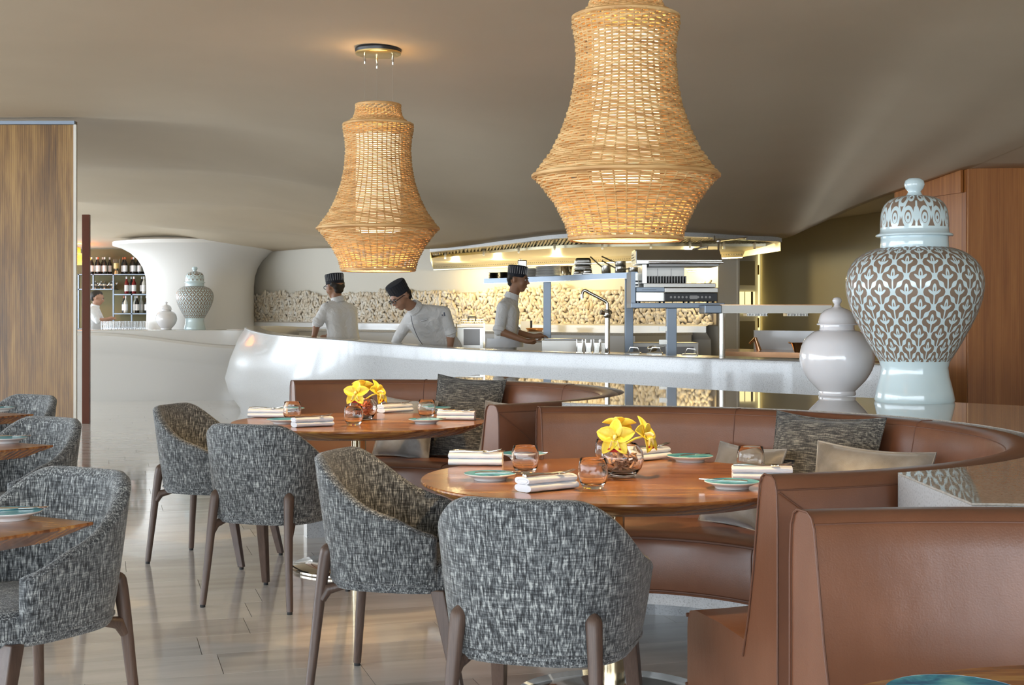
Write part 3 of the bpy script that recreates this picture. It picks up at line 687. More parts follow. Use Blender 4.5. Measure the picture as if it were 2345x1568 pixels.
# ---- pendant lamps: woven wicker
def shade_r(z):                                     # z from 0 (bottom) to .85 (top)
    P = [(0, .187), (.05, .200), (.12, .235), (.19, .288), (.215, .312), (.235, .296), (.30, .248), (.37, .214), (.45, .186), (.53, .170), (.62, .163), (.68, .168), (.73, .178), (.752, .176), (.765, .148), (.785, .124), (.82, .113), (.85, .112)]
    for (a, b), (c, d) in zip(P, P[1:]):
        if z <= c: return lerp(b, d, (z-a)/(c-a))
    return P[-1][1]
def make_pendant(label, loc, ceil):
    t = thing('wicker_pendant', label, 'lamp', loc, 0, 'wicker pendant lamps')
    NST = 44; nz = 88; mb = MB()
    zs = []; z = .004
    while z < .848:
        zs.append(z); sl = abs(shade_r(z+.004)-shade_r(z-.004))/.008; z += .0098/math.sqrt(1+sl*sl)
    seg = NST*4
    for k, z in enumerate(zs):
        ring = []
        for i in range(seg):
            a = 2*PI*i/seg; rr_ = shade_r(z)+.0042*math.cos(NST/2*a+(PI if k % 2 else 0)) + .0008*math.sin(i*1.7+k*2.3)
            ring.append((rr_*math.cos(a), rr_*math.sin(a), z+.0008*math.sin(i*.37+k)))
        mb.tube(ring, .0045, 4, closed=True)
    o = mb.build('woven_shade', 'wicker', t, auto=180); o['kind'] = 'stuff'
    mb = MB()
    for k in range(NST):
        a = 2*PI*(k+.5)/NST; mb.tube([(shade_r(z)*math.cos(a), shade_r(z)*math.sin(a), z) for z in [i/40*.85 for i in range(41)]], .0034, 5)
    o = mb.build('rib_cage', 'wicker', t); o['kind'] = 'stuff'
    for z in (.003, .215, .75, .85):
        rr_ = shade_r(z); MB().tube([((rr_)*math.cos(2*PI*i/64), (rr_)*math.sin(2*PI*i/64), z) for i in range(64)], .0085, 6, closed=True).build('hoop', 'wicker', t)
    MB().lathe([(.115, .20), (.115, .70)], 40, cap0=False, cap1=False).build('diffuser', 'lamp_diffuser', t)
    MB().sphere((0, 0, .235), .03, 14).build('bulb', 'bulb', t)
    # canopy with three cables
    h = ceil-loc[2]
    c = MB().lathe([(0, h-.030), (.112, h-.030), (.118, h-.026), (.118, h-.018)], 48).build('canopy', 'brass_disc', t)
    MB().lathe([(.118, h-.018), (.12, h-.004), (.10, h+.03)], 48).build('canopy_cap', 'black', c)
    for k in range(3):
        a = R(100+120*k); x, y = .083*math.cos(a), .083*math.sin(a)
        w_ = MB().tube([(x, y, h-.08), (x, y, .75)], .0016, 5).build('cable', 'chrome', t)
        MB().lathe([(.004, h-.085), (.006, h-.07), (.006, h-.045), (.004, h-.03)], 10, (x, y, 0)).build('cable_grip', 'chrome', w_)
    l = bpy.data.lights.new('pendant_light', 'SPOT'); l.energy = 42; l.color = (1, .66, .30); l.spot_size = R(120); l.spot_blend = .25; l.shadow_soft_size = .03
    o = bpy.data.objects.new('pendant_light', l); C.objects.link(o); o.parent = t; o.location = (0, 0, .14)
    point_light('pendant_glow', (0, 0, .30), 12, (1, .66, .34), .11, t)
    return t
LA = (-.69, 7.16, 1.527); LB = (.385, 4.70, 1.553)
make_pendant('woven wicker pendant lamp hanging whole from its brass ceiling disc', LA, 2.668)
make_pendant('woven wicker pendant lamp whose top is cut off, above the table with the clear vase', LB, 2.69)
# ================================================================ TABLEWARE
def make_glass():
    t = thing('tumbler', 'glass', 'glass')
    o = [(0, 0), (.024, 0), (.030, .004), (.040, .022), (.0445, .045), (.043, .066), (.0385, .088), (.0375, .0895), (.0365, .088), (.0405, .066), (.042, .045), (.0375, .024), (.028, .013), (0, .011)]
    MB().lathe(o, 48).build('bowl', 'glass', t, auto=80); return t
def make_plate():
    t = thing('side_plate', 'plate', 'plate')
    MB().lathe([(0, .004), (.048, .004), (.05, 0), (.053, 0), (.055, .006), (.070, .013), (.086, .019), (.0875, .021), (.086, .0225)], 64, cap0=False, cap1=False).build('underside', 'porcelain', t, auto=60)
    MB().lathe([(.0865, .0222), (.07, .0175), (.055, .0125), (.046, .0105), (0, .010)], 64).build('glazed_face', 'plate_blue', t, auto=60)
    return t
def knife_mesh(L=.19, blade=.11):
    mb = MB(); h = L-blade
    mb.tube([(0, 0, .003), (h*.3, 0, .0035), (h, 0, .003)], .005, 8, rs=[.0052, .0058, .0035])
    z0, z1 = .0015, .0045
    pts = [(h, -.005), (h+.02, -.009), (L-.02, -.010), (L-.004, -.004), (L, .005), (h, .005)]
    return mb.prism(pts, z0, z1)
def fork_mesh(L=.19):
    mb = MB(); mb.tube([(0, 0, .003), (.05, 0, .005), (.10, 0, .003), (.125, 0, .004)], .004, 8, rs=[.0052, .0045, .003, .003])
    rows = []
    for x, wd, z in ((.122, .004, .004), (.132, .010, .003), (.148, .0115, .004)): rows.append([Vector((x, -wd, z)), Vector((x, wd, z)), Vector((x, wd, z+.0018)), Vector((x, -wd, z+.0018))])
    mb.grid(rows, closed=True)
    for k in range(4):
        y = -.0098+.0065*k; mb.tube([(.147, y, .005), (.165, y, .008), (L, y, .014)], .0016, 5, rs=[.0019, .0017, .0011])
    return mb
def make_napkin():
    t = thing('folded_napkin', 'napkin', 'napkin'); L = .098
    def roll(y, z, ry, rz_, nm):
        rows = []
        for i in range(13):
            x = -L+2*L*i/12; k = 1+.03*math.sin(i*1.3+y*50)
            rows.append([Vector((x, y+ry*k*sgnpow(math.cos(2*PI*j/20), .75), z+rz_*k*sgnpow(math.sin(2*PI*j/20), .8))) for j in range(20)])
        m = MB().grid(rows, closed=True); m.add(rows[0], [tuple(range(20))]); m.add(rows[-1], [tuple(reversed(range(20)))]); m.build(nm, 'linen', t, auto=60)
    roll(0, .0125, .041, .0125, 'fold'); roll(.004, .0345, .036, .0115, 'fold')
    MB().tube([(-L-.001, .026*math.cos(a), .0345+.006*math.sin(a)) for a in [i/10*2*PI*.8 for i in range(11)]], .0012, 5).build('hem', 'linen', t)
    return t
PG, PP, PN = make_glass(), make_plate(), make_napkin()
used = {id(PG): 0, id(PP): 0, id(PN): 0}; flat = {}
def put(proto, loc, rz, label, group, scale=None):
    if not used[id(proto)]:
        used[id(proto)] = 1; proto.location = loc; proto.rotation_euler = (0, 0, rz); tag(proto, label, None, group)
        if scale: proto.scale = (scale,)*3
        return proto
    return dup(proto, loc, rz, label, group, scale)
def cutlery(kind, loc, rz, label, group, tilt=0):
    if kind not in flat:
        o = flat[kind] = {'knife': lambda: knife_mesh(), 'fork': lambda: fork_mesh(), 'butter_knife': lambda: knife_mesh(.155, .08)}[kind]().build(kind, 'chrome')
    else: o = flat[kind].copy(); C.objects.link(o)
    o.location = loc; o.rotation_euler = (0, tilt, rz); return tag(o, label, 'fork' if kind == 'fork' else 'knife', group)
ZT = .7505
def setting(nm, glasses, plates, napkins):
    for px, py, w_ in glasses: put(PG, at(px, py, ZT), 0, 'clear rounded water glass %s' % w_, 'water glasses', 1.08)
    for px, py, rz, w_, kn in plates:
        p = at(px, py, ZT); put(PP, p, rz, 'small turquoise glazed plate %s' % w_, 'turquoise side plates')
        if kn:
            d = Vector((math.cos(rz), math.sin(rz), 0)); cutlery('butter_knife', p-d*.05+Vector((0, 0, .0185)), rz, 'butter knife on the plate %s' % w_, 'butter knives on the plates', R(-1.5))
    for px, py, rz, w_, side in napkins:
        p = at(px, py, ZT); put(PN, p, rz, 'white napkin folded thick %s' % w_, 'folded white napkins')
        d = Vector((math.cos(rz), math.sin(rz), 0)); n = Vector((-d.y, d.x, 0))
        cutlery('knife', p-d*.085+n*.013+Vector((0, 0, .0465)), rz, 'table knife on the napkin %s' % w_, 'knives on the napkins')
        cutlery('fork', p-d*.095-n*.010+Vector((0, 0, .0465)), rz-R(4), 'table fork on the napkin %s' % w_, 'forks on the napkins')
V1 = 'clear-vase table'; V2 = 'red-vase table'
setting('B', [(1203, 1084, 'between two napkins on the %s' % V1), (1358, 1119, 'standing just before the vase on the %s' % V1), (1392, 1066, 'half hidden behind the vase on the %s' % V1), (1719, 1086, 'before the silver cushion, next to the booth arm')],
        [(1122, 1098, R(5), 'before the long napkin on the %s' % V1, True), (1200, 1050, R(-6), 'seen through a glass on the %s' % V1, True), (1580, 1056, R(35), 'alone near the booth back on the %s' % V1, True), (1676, 1117, R(160), 'beside the booth arm on the %s' % V1, True)],
        [(1090, 1064, R(-4), 'lying behind a plate on the %s' % V1, 0), (1253, 1121, R(38), 'showing its rolled end on the %s' % V1, 0), (1482, 1052, R(42), 'behind the vase on the %s' % V1, 0), (1745, 1098, R(-6), 'half hidden by the booth arm', 0)])
setting('A', [(669, 962, 'beside a long napkin on the %s' % V2), (810, 974, 'just before the vase on the %s' % V2), (977, 957, 'below the dark cushion on the %s' % V2)],
        [(650, 969, R(4), 'before a glass on the %s' % V2, False), (662, 943, R(0), 'behind a glass on the %s' % V2, False), (975, 969, R(8), 'below the silver cushion on the %s' % V2, True), (998, 941, R(0), 'behind the glass near the large dark cushion', False)],
        [(612, 955, R(-3), 'at the outer rim of the %s' % V2, 0), (716, 976, R(30), 'with its rolled end showing on the %s' % V2, 0), (905, 943, R(40), 'before a silver cushion on the %s' % V2, 0), (1045, 961, R(-5), 'beside the booth arm on the %s' % V2, 0)])
for (px, py, tb) in ((20, 1188, 0), (14, 1013, 1), (-2, 941, 2)):
    nm = ('by the tub chair whose seat shows', 'in the middle of the three', 'beside the wooden pillar')[tb]
    p = at(px, py, ZT); put(PP, p, R(20), 'turquoise plate on the square table %s' % nm, 'turquoise side plates')
    cutlery('butter_knife', p+Vector((-.05, -.01, .0225)), R(25), 'butter knife on the plate of the square table %s' % nm, 'butter knives on the plates')
put(PP, at(2192, 1626, ZT), 0, 'turquoise plate before the big leather booth back', 'turquoise side plates', 1.12)
# ---- vases with orchids
def petal(L, wd, cup, curl):
    rows = []
    for i in range(9):
        s = i/8; hw = wd*(math.sin(PI*min(1, s*.86+.10))**.8)*(1 if s < 1 else .0)
        if i == 8: hw = .0008
        rows.append([Vector((hw*q, L*s, cup*hw*q*q+curl*L*s*s)) for q in (-1, -.5, 0, .5, 1)])
    return rows
def orchid(label, loc, rot, sc):
    t = thing('orchid_bloom', label, 'flower', loc, 0, 'yellow orchid blooms'); t.rotation_euler = rot; t.scale = (sc*1.08,)*3
    for k in range(5):
        big = k in (1, 4)
        m = MB().grid(petal(.062, .020 if not big else .025, .5, -.22)); T = Matrix.Rotation(R(72*k), 4, 'Z') @ Matrix.Rotation(R(18), 4, 'X'); m.v = [tuple(T @ Vector(v)) for v in m.v]
        o = m.build('petal', 'petal', t, auto=80); so = o.modifiers.new('thick', 'SOLIDIFY'); so.thickness = .0016
    rows = []
    for i in range(7):
        s = i/6; rows.append([Vector((.014*(.6+.6*s)*math.cos(a), -.012-.026*s, .020+.014*math.sin(a)*(1-.2*s)-.012*s*s)) for a in [R(180+ (j/8)*180) for j in range(9)]])
    o = MB().grid(rows).build('lip', 'petal_pale', t, auto=80); so = o.modifiers.new('thick', 'SOLIDIFY'); so.thickness = .0016
    MB().tube([rows[-1][j]+Vector((0, -.001, .002)) for j in range(9)], .0052, 6).build('lip_edge', 'petal_red', t)
    MB().tube([(0, .004, .004), (0, 0, .022), (0, -.010, .030)], .005, 8, rs=[.005, .0055, .004]).build('column', 'petal_pale', t)
    MB().tube([(0, 0, 0), (0, .004, -.03), (0, .0, -.07)], .0035, 6).build('stem', 'petal', t)
def vase(px, py, label, blooms, tint):
    p = at(px, py, ZT); t = thing('glass_vase', label, 'vase', p, 0, 'round glass vases')
    MB().lathe([(0, 0), (.040, 0), (.046, .004), (.066, .03), (.0745, .058), (.070, .085), (.052, .108), (.048, .112), (.046, .110), (.050, .104), (.0665, .083), (.0705, .058), (.0625, .032), (.044, .012), (0, .010)], 56).build('bowl', 'glass', t, auto=80)
    rg2 = random.Random(int(px)); mb = MB()
    for k in range(85):
        a = rg2.uniform(0, 2*PI); z = rg2.uniform(.026, .088); rmax = .046 if .038 < z < .076 else .033; r_ = rmax*math.sqrt(rg2.random())
        T = Matrix.Translation((r_*math.cos(a), r_*math.sin(a), z)) @ Matrix.Rotation(rg2.uniform(0, 6), 4, 'Z') @ Matrix.Rotation(rg2.uniform(-1, 1), 4, 'Y')
        mb.box(-.013, .013, -.005, .005, -.002, .002, T)
    o = mb.build('wood_chips', 'bark' if px > 1000 else 'bark_red', None, smooth=False, loc=p); tag(o, 'brown wood chips filling the %s' % tint, 'wood chips', None, 'stuff')
    for (dx, dy, dz, rx, ry, rz, sc, lb) in blooms: orchid(lb, p+Vector((dx, dy, dz)), (R(rx), R(ry), R(rz)), sc)
vase(1425, 1090, 'round clear glass vase of wood chips holding two open orchids', [(-.028, -.078, .135, 68, 0, -14, 1.0, 'yellow orchid bloom with a red-edged lip turned to us, over the clear vase'), (.072, -.022, .138, 66, 0, 62, 1.05, 'yellow orchid bloom turned aside with drooping petals, over the clear vase'), (-.005, .052, .165, 30, 0, 170, .9, 'yellow orchid bloom standing upright behind, over the clear vase')], 'clear glass vase')
vase(832, 960, 'round glass vase of reddish chips at the far booth table', [(-.028, -.078, .138, 66, 0, -8, 1.05, 'pale yellow orchid bloom facing us over the far table'), (.075, -.018, .138, 64, 0, 66, 1.1, 'yellow orchid bloom spreading its petals sideways over the far table'), (-.005, .055, .168, 30, 0, 165, .95, 'yellow orchid bloom standing upright behind, over the far table')], 'glass vase at the far booth table')
# ---- ceramic jars
def big_jar(loc, label, group):
    t = thing('lidded_jar', label, 'jar', loc, 0, group)
    b = [(0, 0), (.176, 0), (.180, .01), (.172, .05), (.155, .12), (.150, .16), (.158, .19)]
    MB().lathe(b, 80).build('foot', 'glaze', t, auto=60)
    pat = [(.158, .19), (.180, .225), (.225, .305), (.270, .395), (.298, .475), (.309, .55), (.300, .61), (.272, .66), (.230, .695), (.185, .715), (.152, .722)]
    pp = [(v.x, v.y) for v in crom([(r_, z, 0) for r_, z in pat], 4)]
    MB().lathe(pp, 96, uv=True).build('body', 'glaze_lattice', t, auto=80)
    MB().lathe([(.150, .716), (.153, .724), (.151, .77), (.149, .775), (0, .775)], 64).build('neck', 'glaze', t, auto=60)
    l = MB().lathe([(.10, .772), (.170, .774), (.173, .779), (.170, .785), (.156, .790), (.153, .806)], 64).build('lid', 'glaze', t, auto=60)
    lp = [(v.x, v.y) for v in crom([(.153, .806, 0), (.153, .84, 0), (.148, .89, 0), (.130, .93, 0), (.095, .955, 0), (.045, .966, 0)], 4)]
    MB().lathe(lp, 96, uv=True).build('lid_dome', 'glaze_scroll', l, auto=80)
    MB().lathe([(.045, .963), (.034, .972), (.028, .985), (.040, 1.0), (.046, 1.018), (.042, 1.036), (.026, 1.048), (0, 1.051)], 40).build('knob', 'glaze', l, auto=80)
    return t
def small_jar(loc, label, group):
    t = thing('lidded_jar', label, 'jar', loc, 0, group)
    pts = [(0, 0, 0), (.086, 0, 0), (.09, .006, 0), (.087, .022, 0), (.10, .035, 0), (.145, .085, 0), (.176, .15, 0), (.178, .21, 0), (.158, .268, 0), (.115, .308, 0), (.086, .318, 0), (.083, .326, 0), (.083, .343, 0), (0, .343, 0)]
    MB().lathe([(p[0], p[1]) for p in pts[:4]] + [(v.x, v.y) for v in crom(pts[4:11], 5)] + [(p[0], p[1]) for p in pts[11:]], 72).build('body', 'glaze_white', t, auto=50)
    l = MB().lathe([(.06, .341), (.096, .343), (.098, .348), (.090, .354), (.088, .37), (.080, .395), (.060, .415), (.03, .427), (.018, .432), (.013, .445)], 56).build('lid', 'glaze_white', t, auto=60)
    MB().lathe([(.013, .443), (.021, .455), (.023, .463), (.018, .474), (0, .48)], 32).build('knob', 'glaze_white', l, auto=80)
    return t
ZI = .906
bj = big_jar(at(2094, 919, ZI), 'tall ceramic jar with a carved leaf lattice on the polished stone counter', 'carved lattice jars')
sj = small_jar(at(1917, 905, ZI), 'round plain white lidded jar beside the tall carved jar on the polished counter', 'plain white jars')
bj.scale = (.985, .985, .965)
dup(bj, (atY(446, 752, 21.5).x, 21.5, 1.066), R(40), 'tall ceramic jar with a carved leaf lattice on the bar before the white column', 'carved lattice jars', .93)
dup(sj, (atY(381, 752, 21.45).x, 21.45, 1.066), 0, 'round cream lidded jar on the bar before the white column', 'plain white jars', .90)
# ================================================================ KITCHEN
def pt(px, Y, z): return Vector(((px-CX)/F*Y, Y, z))
# worktops behind the counter
wk = thing('kitchen_island', 'stainless steel cooking island behind the white kitchen counter', 'worktop', (0, 0, 0))
ip = [(.15, 12.7), (.9, 11.4), (1.6, 10.5), (2.3, 9.7)]; iq = [(.60, 13.3), (1.35, 12.1), (2.05, 11.25), (2.8, 10.4)]
MB().prism(ip+iq[::-1], .12, .93).build('body', 'steel_brushed', wk, smooth=False); MB().prism(ip+iq[::-1], .931, .955).build('top', 'steel', wk, smooth=False)
MB().prism([(x+.05, y+.1) for x, y in ip]+[(x-.05, y-.1) for x, y in iq[::-1]], 0, .121).build('plinth', 'steel_dark', wk, smooth=False)
bw = thing('back_worktop', 'pale glossy worktop along the pebble wall behind the cooks', 'worktop', (0, 0, 0))
q0, q1 = W(.33)+pn*.22, W(.98)+pn*.22
MB().prism([tuple(q0[:2]), tuple((q0+pn*1.1)[:2]), tuple((q1+pn*.9)[:2]), tuple(q1[:2])], 0, 1.07).build('body', 'solid_white', bw, smooth=False)
MB().prism([tuple((q0-pn*.02)[:2]), tuple((q0+pn*1.14)[:2]), tuple((q1+pn*.94)[:2]), tuple((q1-pn*.02)[:2])], 1.071, 1.10).build('top', 'worktop', bw, smooth=False)
# pass shelf carrying the crockery, on square posts
SHZ = 1.69
sh = thing('pass_shelf', 'long steel pass shelf stacked with plates and pots', 'shelf', (0, 0, 0))
Ys = 11.0
sp = [pt(1108, 15.1, 0), pt(1250, 14.2, 0), pt(1350, 13.4, 0), pt(1460, 12.7, 0)]; spc = crom(sp, 8)
edge = [(p.x, p.y) for p in spc]; bk = [(p.x+.12, p.y+.42) for p in spc]
def zsh(py0, Y): return CH-(py0-HY)*Y/F
MB().prism(edge+bk[::-1], SHZ-.012, SHZ).build('board', 'steel', sh, smooth=False)
MB().grid([[Vector((x, y-.004, z)) for x, y in edge] for z in (SHZ, SHZ-.052)]).build('front_lip', 'grey_metal', sh); 
MB().prism(edge+[(x+.02, y+.05) for x, y in edge[::-1]], SHZ-.056, SHZ-.052).build('lower_lip', 'steel', sh, smooth=False)
for px, Y in ((1253, 14.4), (1440, 13.1)):
    p = pt(px, Y, 0); MB().box(p.x-.04, p.x+.04, p.y-.04, p.y+.04, 0, SHZ-.012).build('post', 'grey_metal', sh, smooth=False, bevel=.004)
# salamander grill stand
st = thing('equipment_stand', 'grey steel bracket shelf on a square post holding the grill', 'stand', (0, 0, 0))
YS = 10.9
a, b = pt(1445, YS, 0).x, pt(1660, YS, 0).x; zs = CH-(705-HY)*YS/F
MB().box(a, b, YS, YS+.42, zs, zs+.04).build('tray', 'grey_metal', st, smooth=False, bevel=.003)
MB().box(a, a+.035, YS, YS+.42, zs+.04, CH-(622-HY)*YS/F).build('side_plate', 'grey_metal', st, smooth=False)
MB().box(a+.035, a+.11, YS+.38, YS+.42, zs+.04, CH-(622-HY)*YS/F).build('back_plate', 'steel', st, smooth=False)
for k in range(5): MB().box(a+.05, a+.09, YS+.372, YS+.381, zs+.10+.028*k, zs+.112+.028*k).build('vent_slot', 'black', st, smooth=False)
p = pt(1537, YS+.1, 0); po = MB().box(p.x-.04, p.x+.04, p.y-.04, p.y+.04, .955, zs).build('post', 'grey_metal', st, smooth=False, bevel=.004)
for py in (752, 782):
    z = CH-(py-HY)*10.95/F; MB().box(p.x-.10, p.x-.038, p.y-.05, p.y-.02, z-.02, z+.015).build('bracket', 'steel', po, smooth=False)
# induction unit with dark control panel
iu = thing('countertop_oven', 'flat steel cooking unit with a black control strip on the bracket shelf', 'oven', (0, YS, zs+.04))
x0, x1, xm = pt(1457, YS, 0).x, pt(1643, YS, 0).x, pt(1522, YS, 0).x
MB().box(x0, xm, .03, .365, .012, .085).build('side_panel', 'steel', iu, smooth=False, bevel=.003); MB().box(x0, xm, .02, .365, .086, .125).build('upper_panel', 'grey_metal', iu, smooth=False, bevel=.003)
MB().box(xm, x1, 0, .365, .012, .078).build('control_panel', 'black', iu, smooth=False, bevel=.003)
MB().box(xm, x1+.005, -.005, .365, .080, .118).build('drip_lip', 'steel_brushed', iu, smooth=False, bevel=.004); MB().box(x0+.06, x1-.01, .02, .365, .122, .155).build('hot_plate', 'steel_brushed', iu, smooth=False, bevel=.003)
for k in range(11): MB().lathe([(.0, -.001), (.009, -.001), (.009, .002)], 12, T=Matrix.Rotation(R(90), 4, 'X'), c=(lerp(xm+.05, x1-.06, k/10), -.002, .045)).build('button', 'steel_dark', iu)
MB().box((xm+x1)/2-.01, (xm+x1)/2+.05, -.003, 0, .03, .058).build('display', 'steel_dark', iu, smooth=False)
for k in range(4):
    for f_ in (.05, .35): MB().lathe([(.008, 0), (.008, .013)], 8, (lerp(x0+.03, x1-.03, k/3), f_, 0)).build('foot', 'rubber', iu)
for k in range(14): MB().box(x0+.05+k*.008, x0+.054+k*.008, .018, .0205, .10, .106).build('vent_slot', 'black', iu, smooth=False)
# salamander above
zb = zs+.04+.155
sa = thing('salamander_grill', 'tall steel salamander grill with a hinged sloping hood, above the black control strip', 'grill', (0, YS, zb))
zz = lambda py: CH-(py-HY)*YS/F-zb
xl, xr = pt(1472, YS, 0).x, pt(1578, YS, 0).x
MB().box(xl, xl+.035, .04, .368, 0, zz(605)).build('column', 'steel', sa, smooth=False); MB().box(xl+.035, xr, .30, .38, 0, zz(605)).build('back_panel', 'steel_brushed', sa, smooth=False)
for k in range(2): MB().box(lerp(xl, xr, .4+.3*k), lerp(xl, xr, .4+.3*k)+.004, .295, .302, .05, zz(612)).build('panel_joint', 'steel_dark', sa, smooth=False)
for k in range(15): MB().box(lerp(xl+.04, xr-.01, k/14)-.004, lerp(xl+.04, xr-.01, k/14)+.004, .12, .29, .004, .06).build('grid_bar', 'steel_dark', sa, smooth=False)
hx0, hx1 = pt(1457, YS, 0).x, pt(1652, YS, 0).x; h0, h1 = zz(604), zz(569)
hd = MB(); yf, ym, yb = -.06, .10, .40
sec_ = [(yf, h0), (yf, h0+.03), (ym, h1-.005), (.16, h1), (yb, h1), (yb, h0)]
hd.add([(hx0, y, z) for y, z in sec_]+[(hx1, y, z) for y, z in sec_], [tuple(range(6)), tuple(reversed(range(6, 12)))]+[(i, i+1, 7+i, 6+i) for i in range(5)])
ho = hd.build('hood', 'steel', sa, smooth=False, bevel=.004)
MB().box(hx0-.004, hx0, yf+.02, yb, h0+.005, h1-.02).build('side_cheek', 'grey_metal', ho, smooth=False)
for r_ in range(3):
    for k in range(10-r_*2): MB().box(hx0-.006, hx0-.003, .35-k*.028-.01, .35-k*.028+.004, h0+.03+r_*.022, h0+.04+r_*.022).build('vent_slot', 'black', ho, smooth=False)
MB().tube([(hx0+.09, yf-.03, h0+.006), (hx1, yf-.03, h0+.006)], .010, 10).build('handle_bar', 'chrome', ho)
MB().box(hx0+.1, hx1-.03, yf, .36, h0-.02, h0-.004).build('heating_element', 'steel_dark', sa, smooth=False)
for k in range(2): MB().tube([(xr, .2-k*.1, zz(616)+.005-k*.02), (xr+.08, .2-k*.1, zz(616)-k*.02)], .006, 8).build('grip', 'chrome', sa)
# gas pipes by the hood
pp_ = thing('gas_pipe', 'thin chrome service pipe running from the hood to the grill', 'pipe', (0, 0, 0))
MB().tube([atY(1597, 572, 11.1), atY(1605, 566, 11.3), atY(1605, 553, 11.5), atY(1636, 552, 11.8), atY(1636, 540, 12.8)], .008, 8).build('run', 'chrome', pp_); MB().tube([atY(1586, 571, 11.15), atY(1622, 564, 11.2), atY(1617, 578, 11.15)], .008, 8).build('branch', 'chrome', pp_)
p2_ = thing('steam_pipe', 'upright chrome pipe bending back along the hood end', 'pipe', (0, 0, 0))
MB().tube([atY(1644, 598, 11.2), atY(1646, 552, 11.3), atY(1706, 545, 12.5), atY(1712, 543, 13.4)], .009, 8).build('run', 'chrome', p2_); MB().sphere(atY(1646, 552, 11.3), .018, 10).build('elbow', 'chrome', p2_)
# faucet
fa = thing('pot_filler_tap', 'tall chrome pot-filler tap with a long bent spout above the counter', 'tap', pt(1391, 11.75, .955))
fz = lambda py: CH-(py-HY)*11.75/F-.955; fx = lambda px: (px-1391)/F*9.7
MB().tube([(0, 0, 0), (0, 0, fz(727))], .022, 16).build('column', 'chrome', fa); MB().lathe([(.04, 0), (.04, .01), (.026, .02)], 20).build('flange', 'chrome', fa)
MB().lathe([(.024, fz(728)), (.032, fz(724)), (.032, fz(714)), (.022, fz(708))], 18).build('valve_body', 'chrome', fa)
MB().tube(crom([(0, 0, fz(712)), (fx(1391), 0, fz(698)), (fx(1386), 0, fz(690)), (fx(1345), 0, fz(672)), (fx(1328), 0, fz(665)), (fx(1321), 0, fz(672)), (fx(1321), 0, fz(683))], 6), .013, 10).build('spout', 'chrome', fa)
MB().tube([(0, 0, fz(720)), (fx(1372), -.02, fz(714))], .018, 10, rs=[.010, .024]).build('handle', 'chrome', fa); MB().tube([(0, 0, fz(720)), (fx(1400), .03, fz(714))], .016, 10, rs=[.010, .020]).build('handle', 'chrome', fa)
# heat-lamp pass on the right
pr_ = thing('heat_lamp_gantry', 'grey steel gantry with two grilled heat lamps near the jars', 'gantry', (0, 0, 0))
gx0, gx1 = pt(1612, 10.6, 0).x, pt(1905, 10.6, 0).x; gz0, gz1 = CH-(717-HY)*10.6/F, CH-(699-HY)*10.6/F
MB().box(gx0+.125, gx1, 10.6, 10.885, gz0, gz1).build('beam', 'steel_brushed', pr_, smooth=False); MB().box(gx0, gx0+.13, 10.55, 10.885, gz0-.002, gz1+.003).build('end_box', 'grey_metal', pr_, smooth=False, bevel=.006)
MB().box(gx0+.12, gx1, 10.59, 10.888, gz1, gz1+.006).build('top_edge', 'copper', pr_, smooth=False)
for px in (1654, 1886): p = pt(px, 10.68, 0); MB().tube([(p.x, p.y, .955), (p.x, p.y, gz0)], .023, 16).build('post', 'steel', pr_)
for px in (1730, 1822):
    p = pt(px, 10.75, 0); hl = MB().box(p.x-.08, p.x+.08, p.y-.08, p.y+.08, gz0-.022, gz0).build('heat_lamp', 'steel', pr_, smooth=False)
    for k in range(14): MB().box(p.x-.075+k*.0115, p.x-.070+k*.0115, p.y-.083, p.y-.08, gz0-.02, gz0-.003).build('grille_bar', 'black', hl, smooth=False)
# sink run in the corner
sk = thing('sink_counter', 'wood-toned sink counter with a white splashback in the kitchen corner', 'counter', (0, 0, 0))
c0, c1 = pt(1655, 13.2, 0), pt(1990, 12.4, 0); c2, c3 = pt(1985, 13.2, 0), pt(1665, 14.3, 0); MB().prism([(c0.x, c0.y), (c1.x, c1.y), (c2.x, c2.y), (c3.x, c3.y)], .90, .95).build('top', 'copper', sk, smooth=False)
MB().prism([(c0.x, c0.y+.03), (c1.x, c1.y+.03), (c2.x, c2.y), (c3.x, c3.y)], 0, .90).build('cabinet', 'steel_brushed', sk, smooth=False)
for k in range(3):
    a_, b_ = c0.lerp(c1, k/3+.02), c0.lerp(c1, k/3+.31); d_ = MB().prism([(a_.x, a_.y+.01), (b_.x, b_.y+.01), (b_.x, b_.y+.035), (a_.x, a_.y+.035)], .62, .85).build('drawer', 'steel', sk, smooth=False)
s0 = pt(1726, 14.15, 0); MB().prism([(s0.x, s0.y-.05), (c2.x, c2.y-.05), (c2.x, c2.y), (s0.x, s0.y)], .95, 1.14).build('splashback', 'solid_white', sk, smooth=False)
tp = thing('sensor_tap', 'slanted copper-toned sensor tap at the corner sink', 'tap', pt(1734, 13.4, .951))
MB().tube([(0.02, 0, 0), (-.02, 0, .125)], .02, 12, rs=[.026, .017]).build('body', 'copper', tp); MB().tube([(-.018, 0, .12), (-.075, -.03, .07)], .013, 10, rs=[.015, .011]).build('spout', 'copper', tp)
bw_ = thing('mixing_bowl', 'copper-coloured metal bowl on the corner sink counter', 'bowl', pt(1838, 12.75, .951))
MB().lathe([(0, 0), (.07, 0), (.075, .004), (.105, .085), (.112, .09), (.105, .088), (.072, .006), (0, .004)], 36).build('basin', 'copper', bw_); MB().tube([(-.105, 0, .085), (-.13, 0, .094)], .008, 6).build('lip', 'copper', bw_)
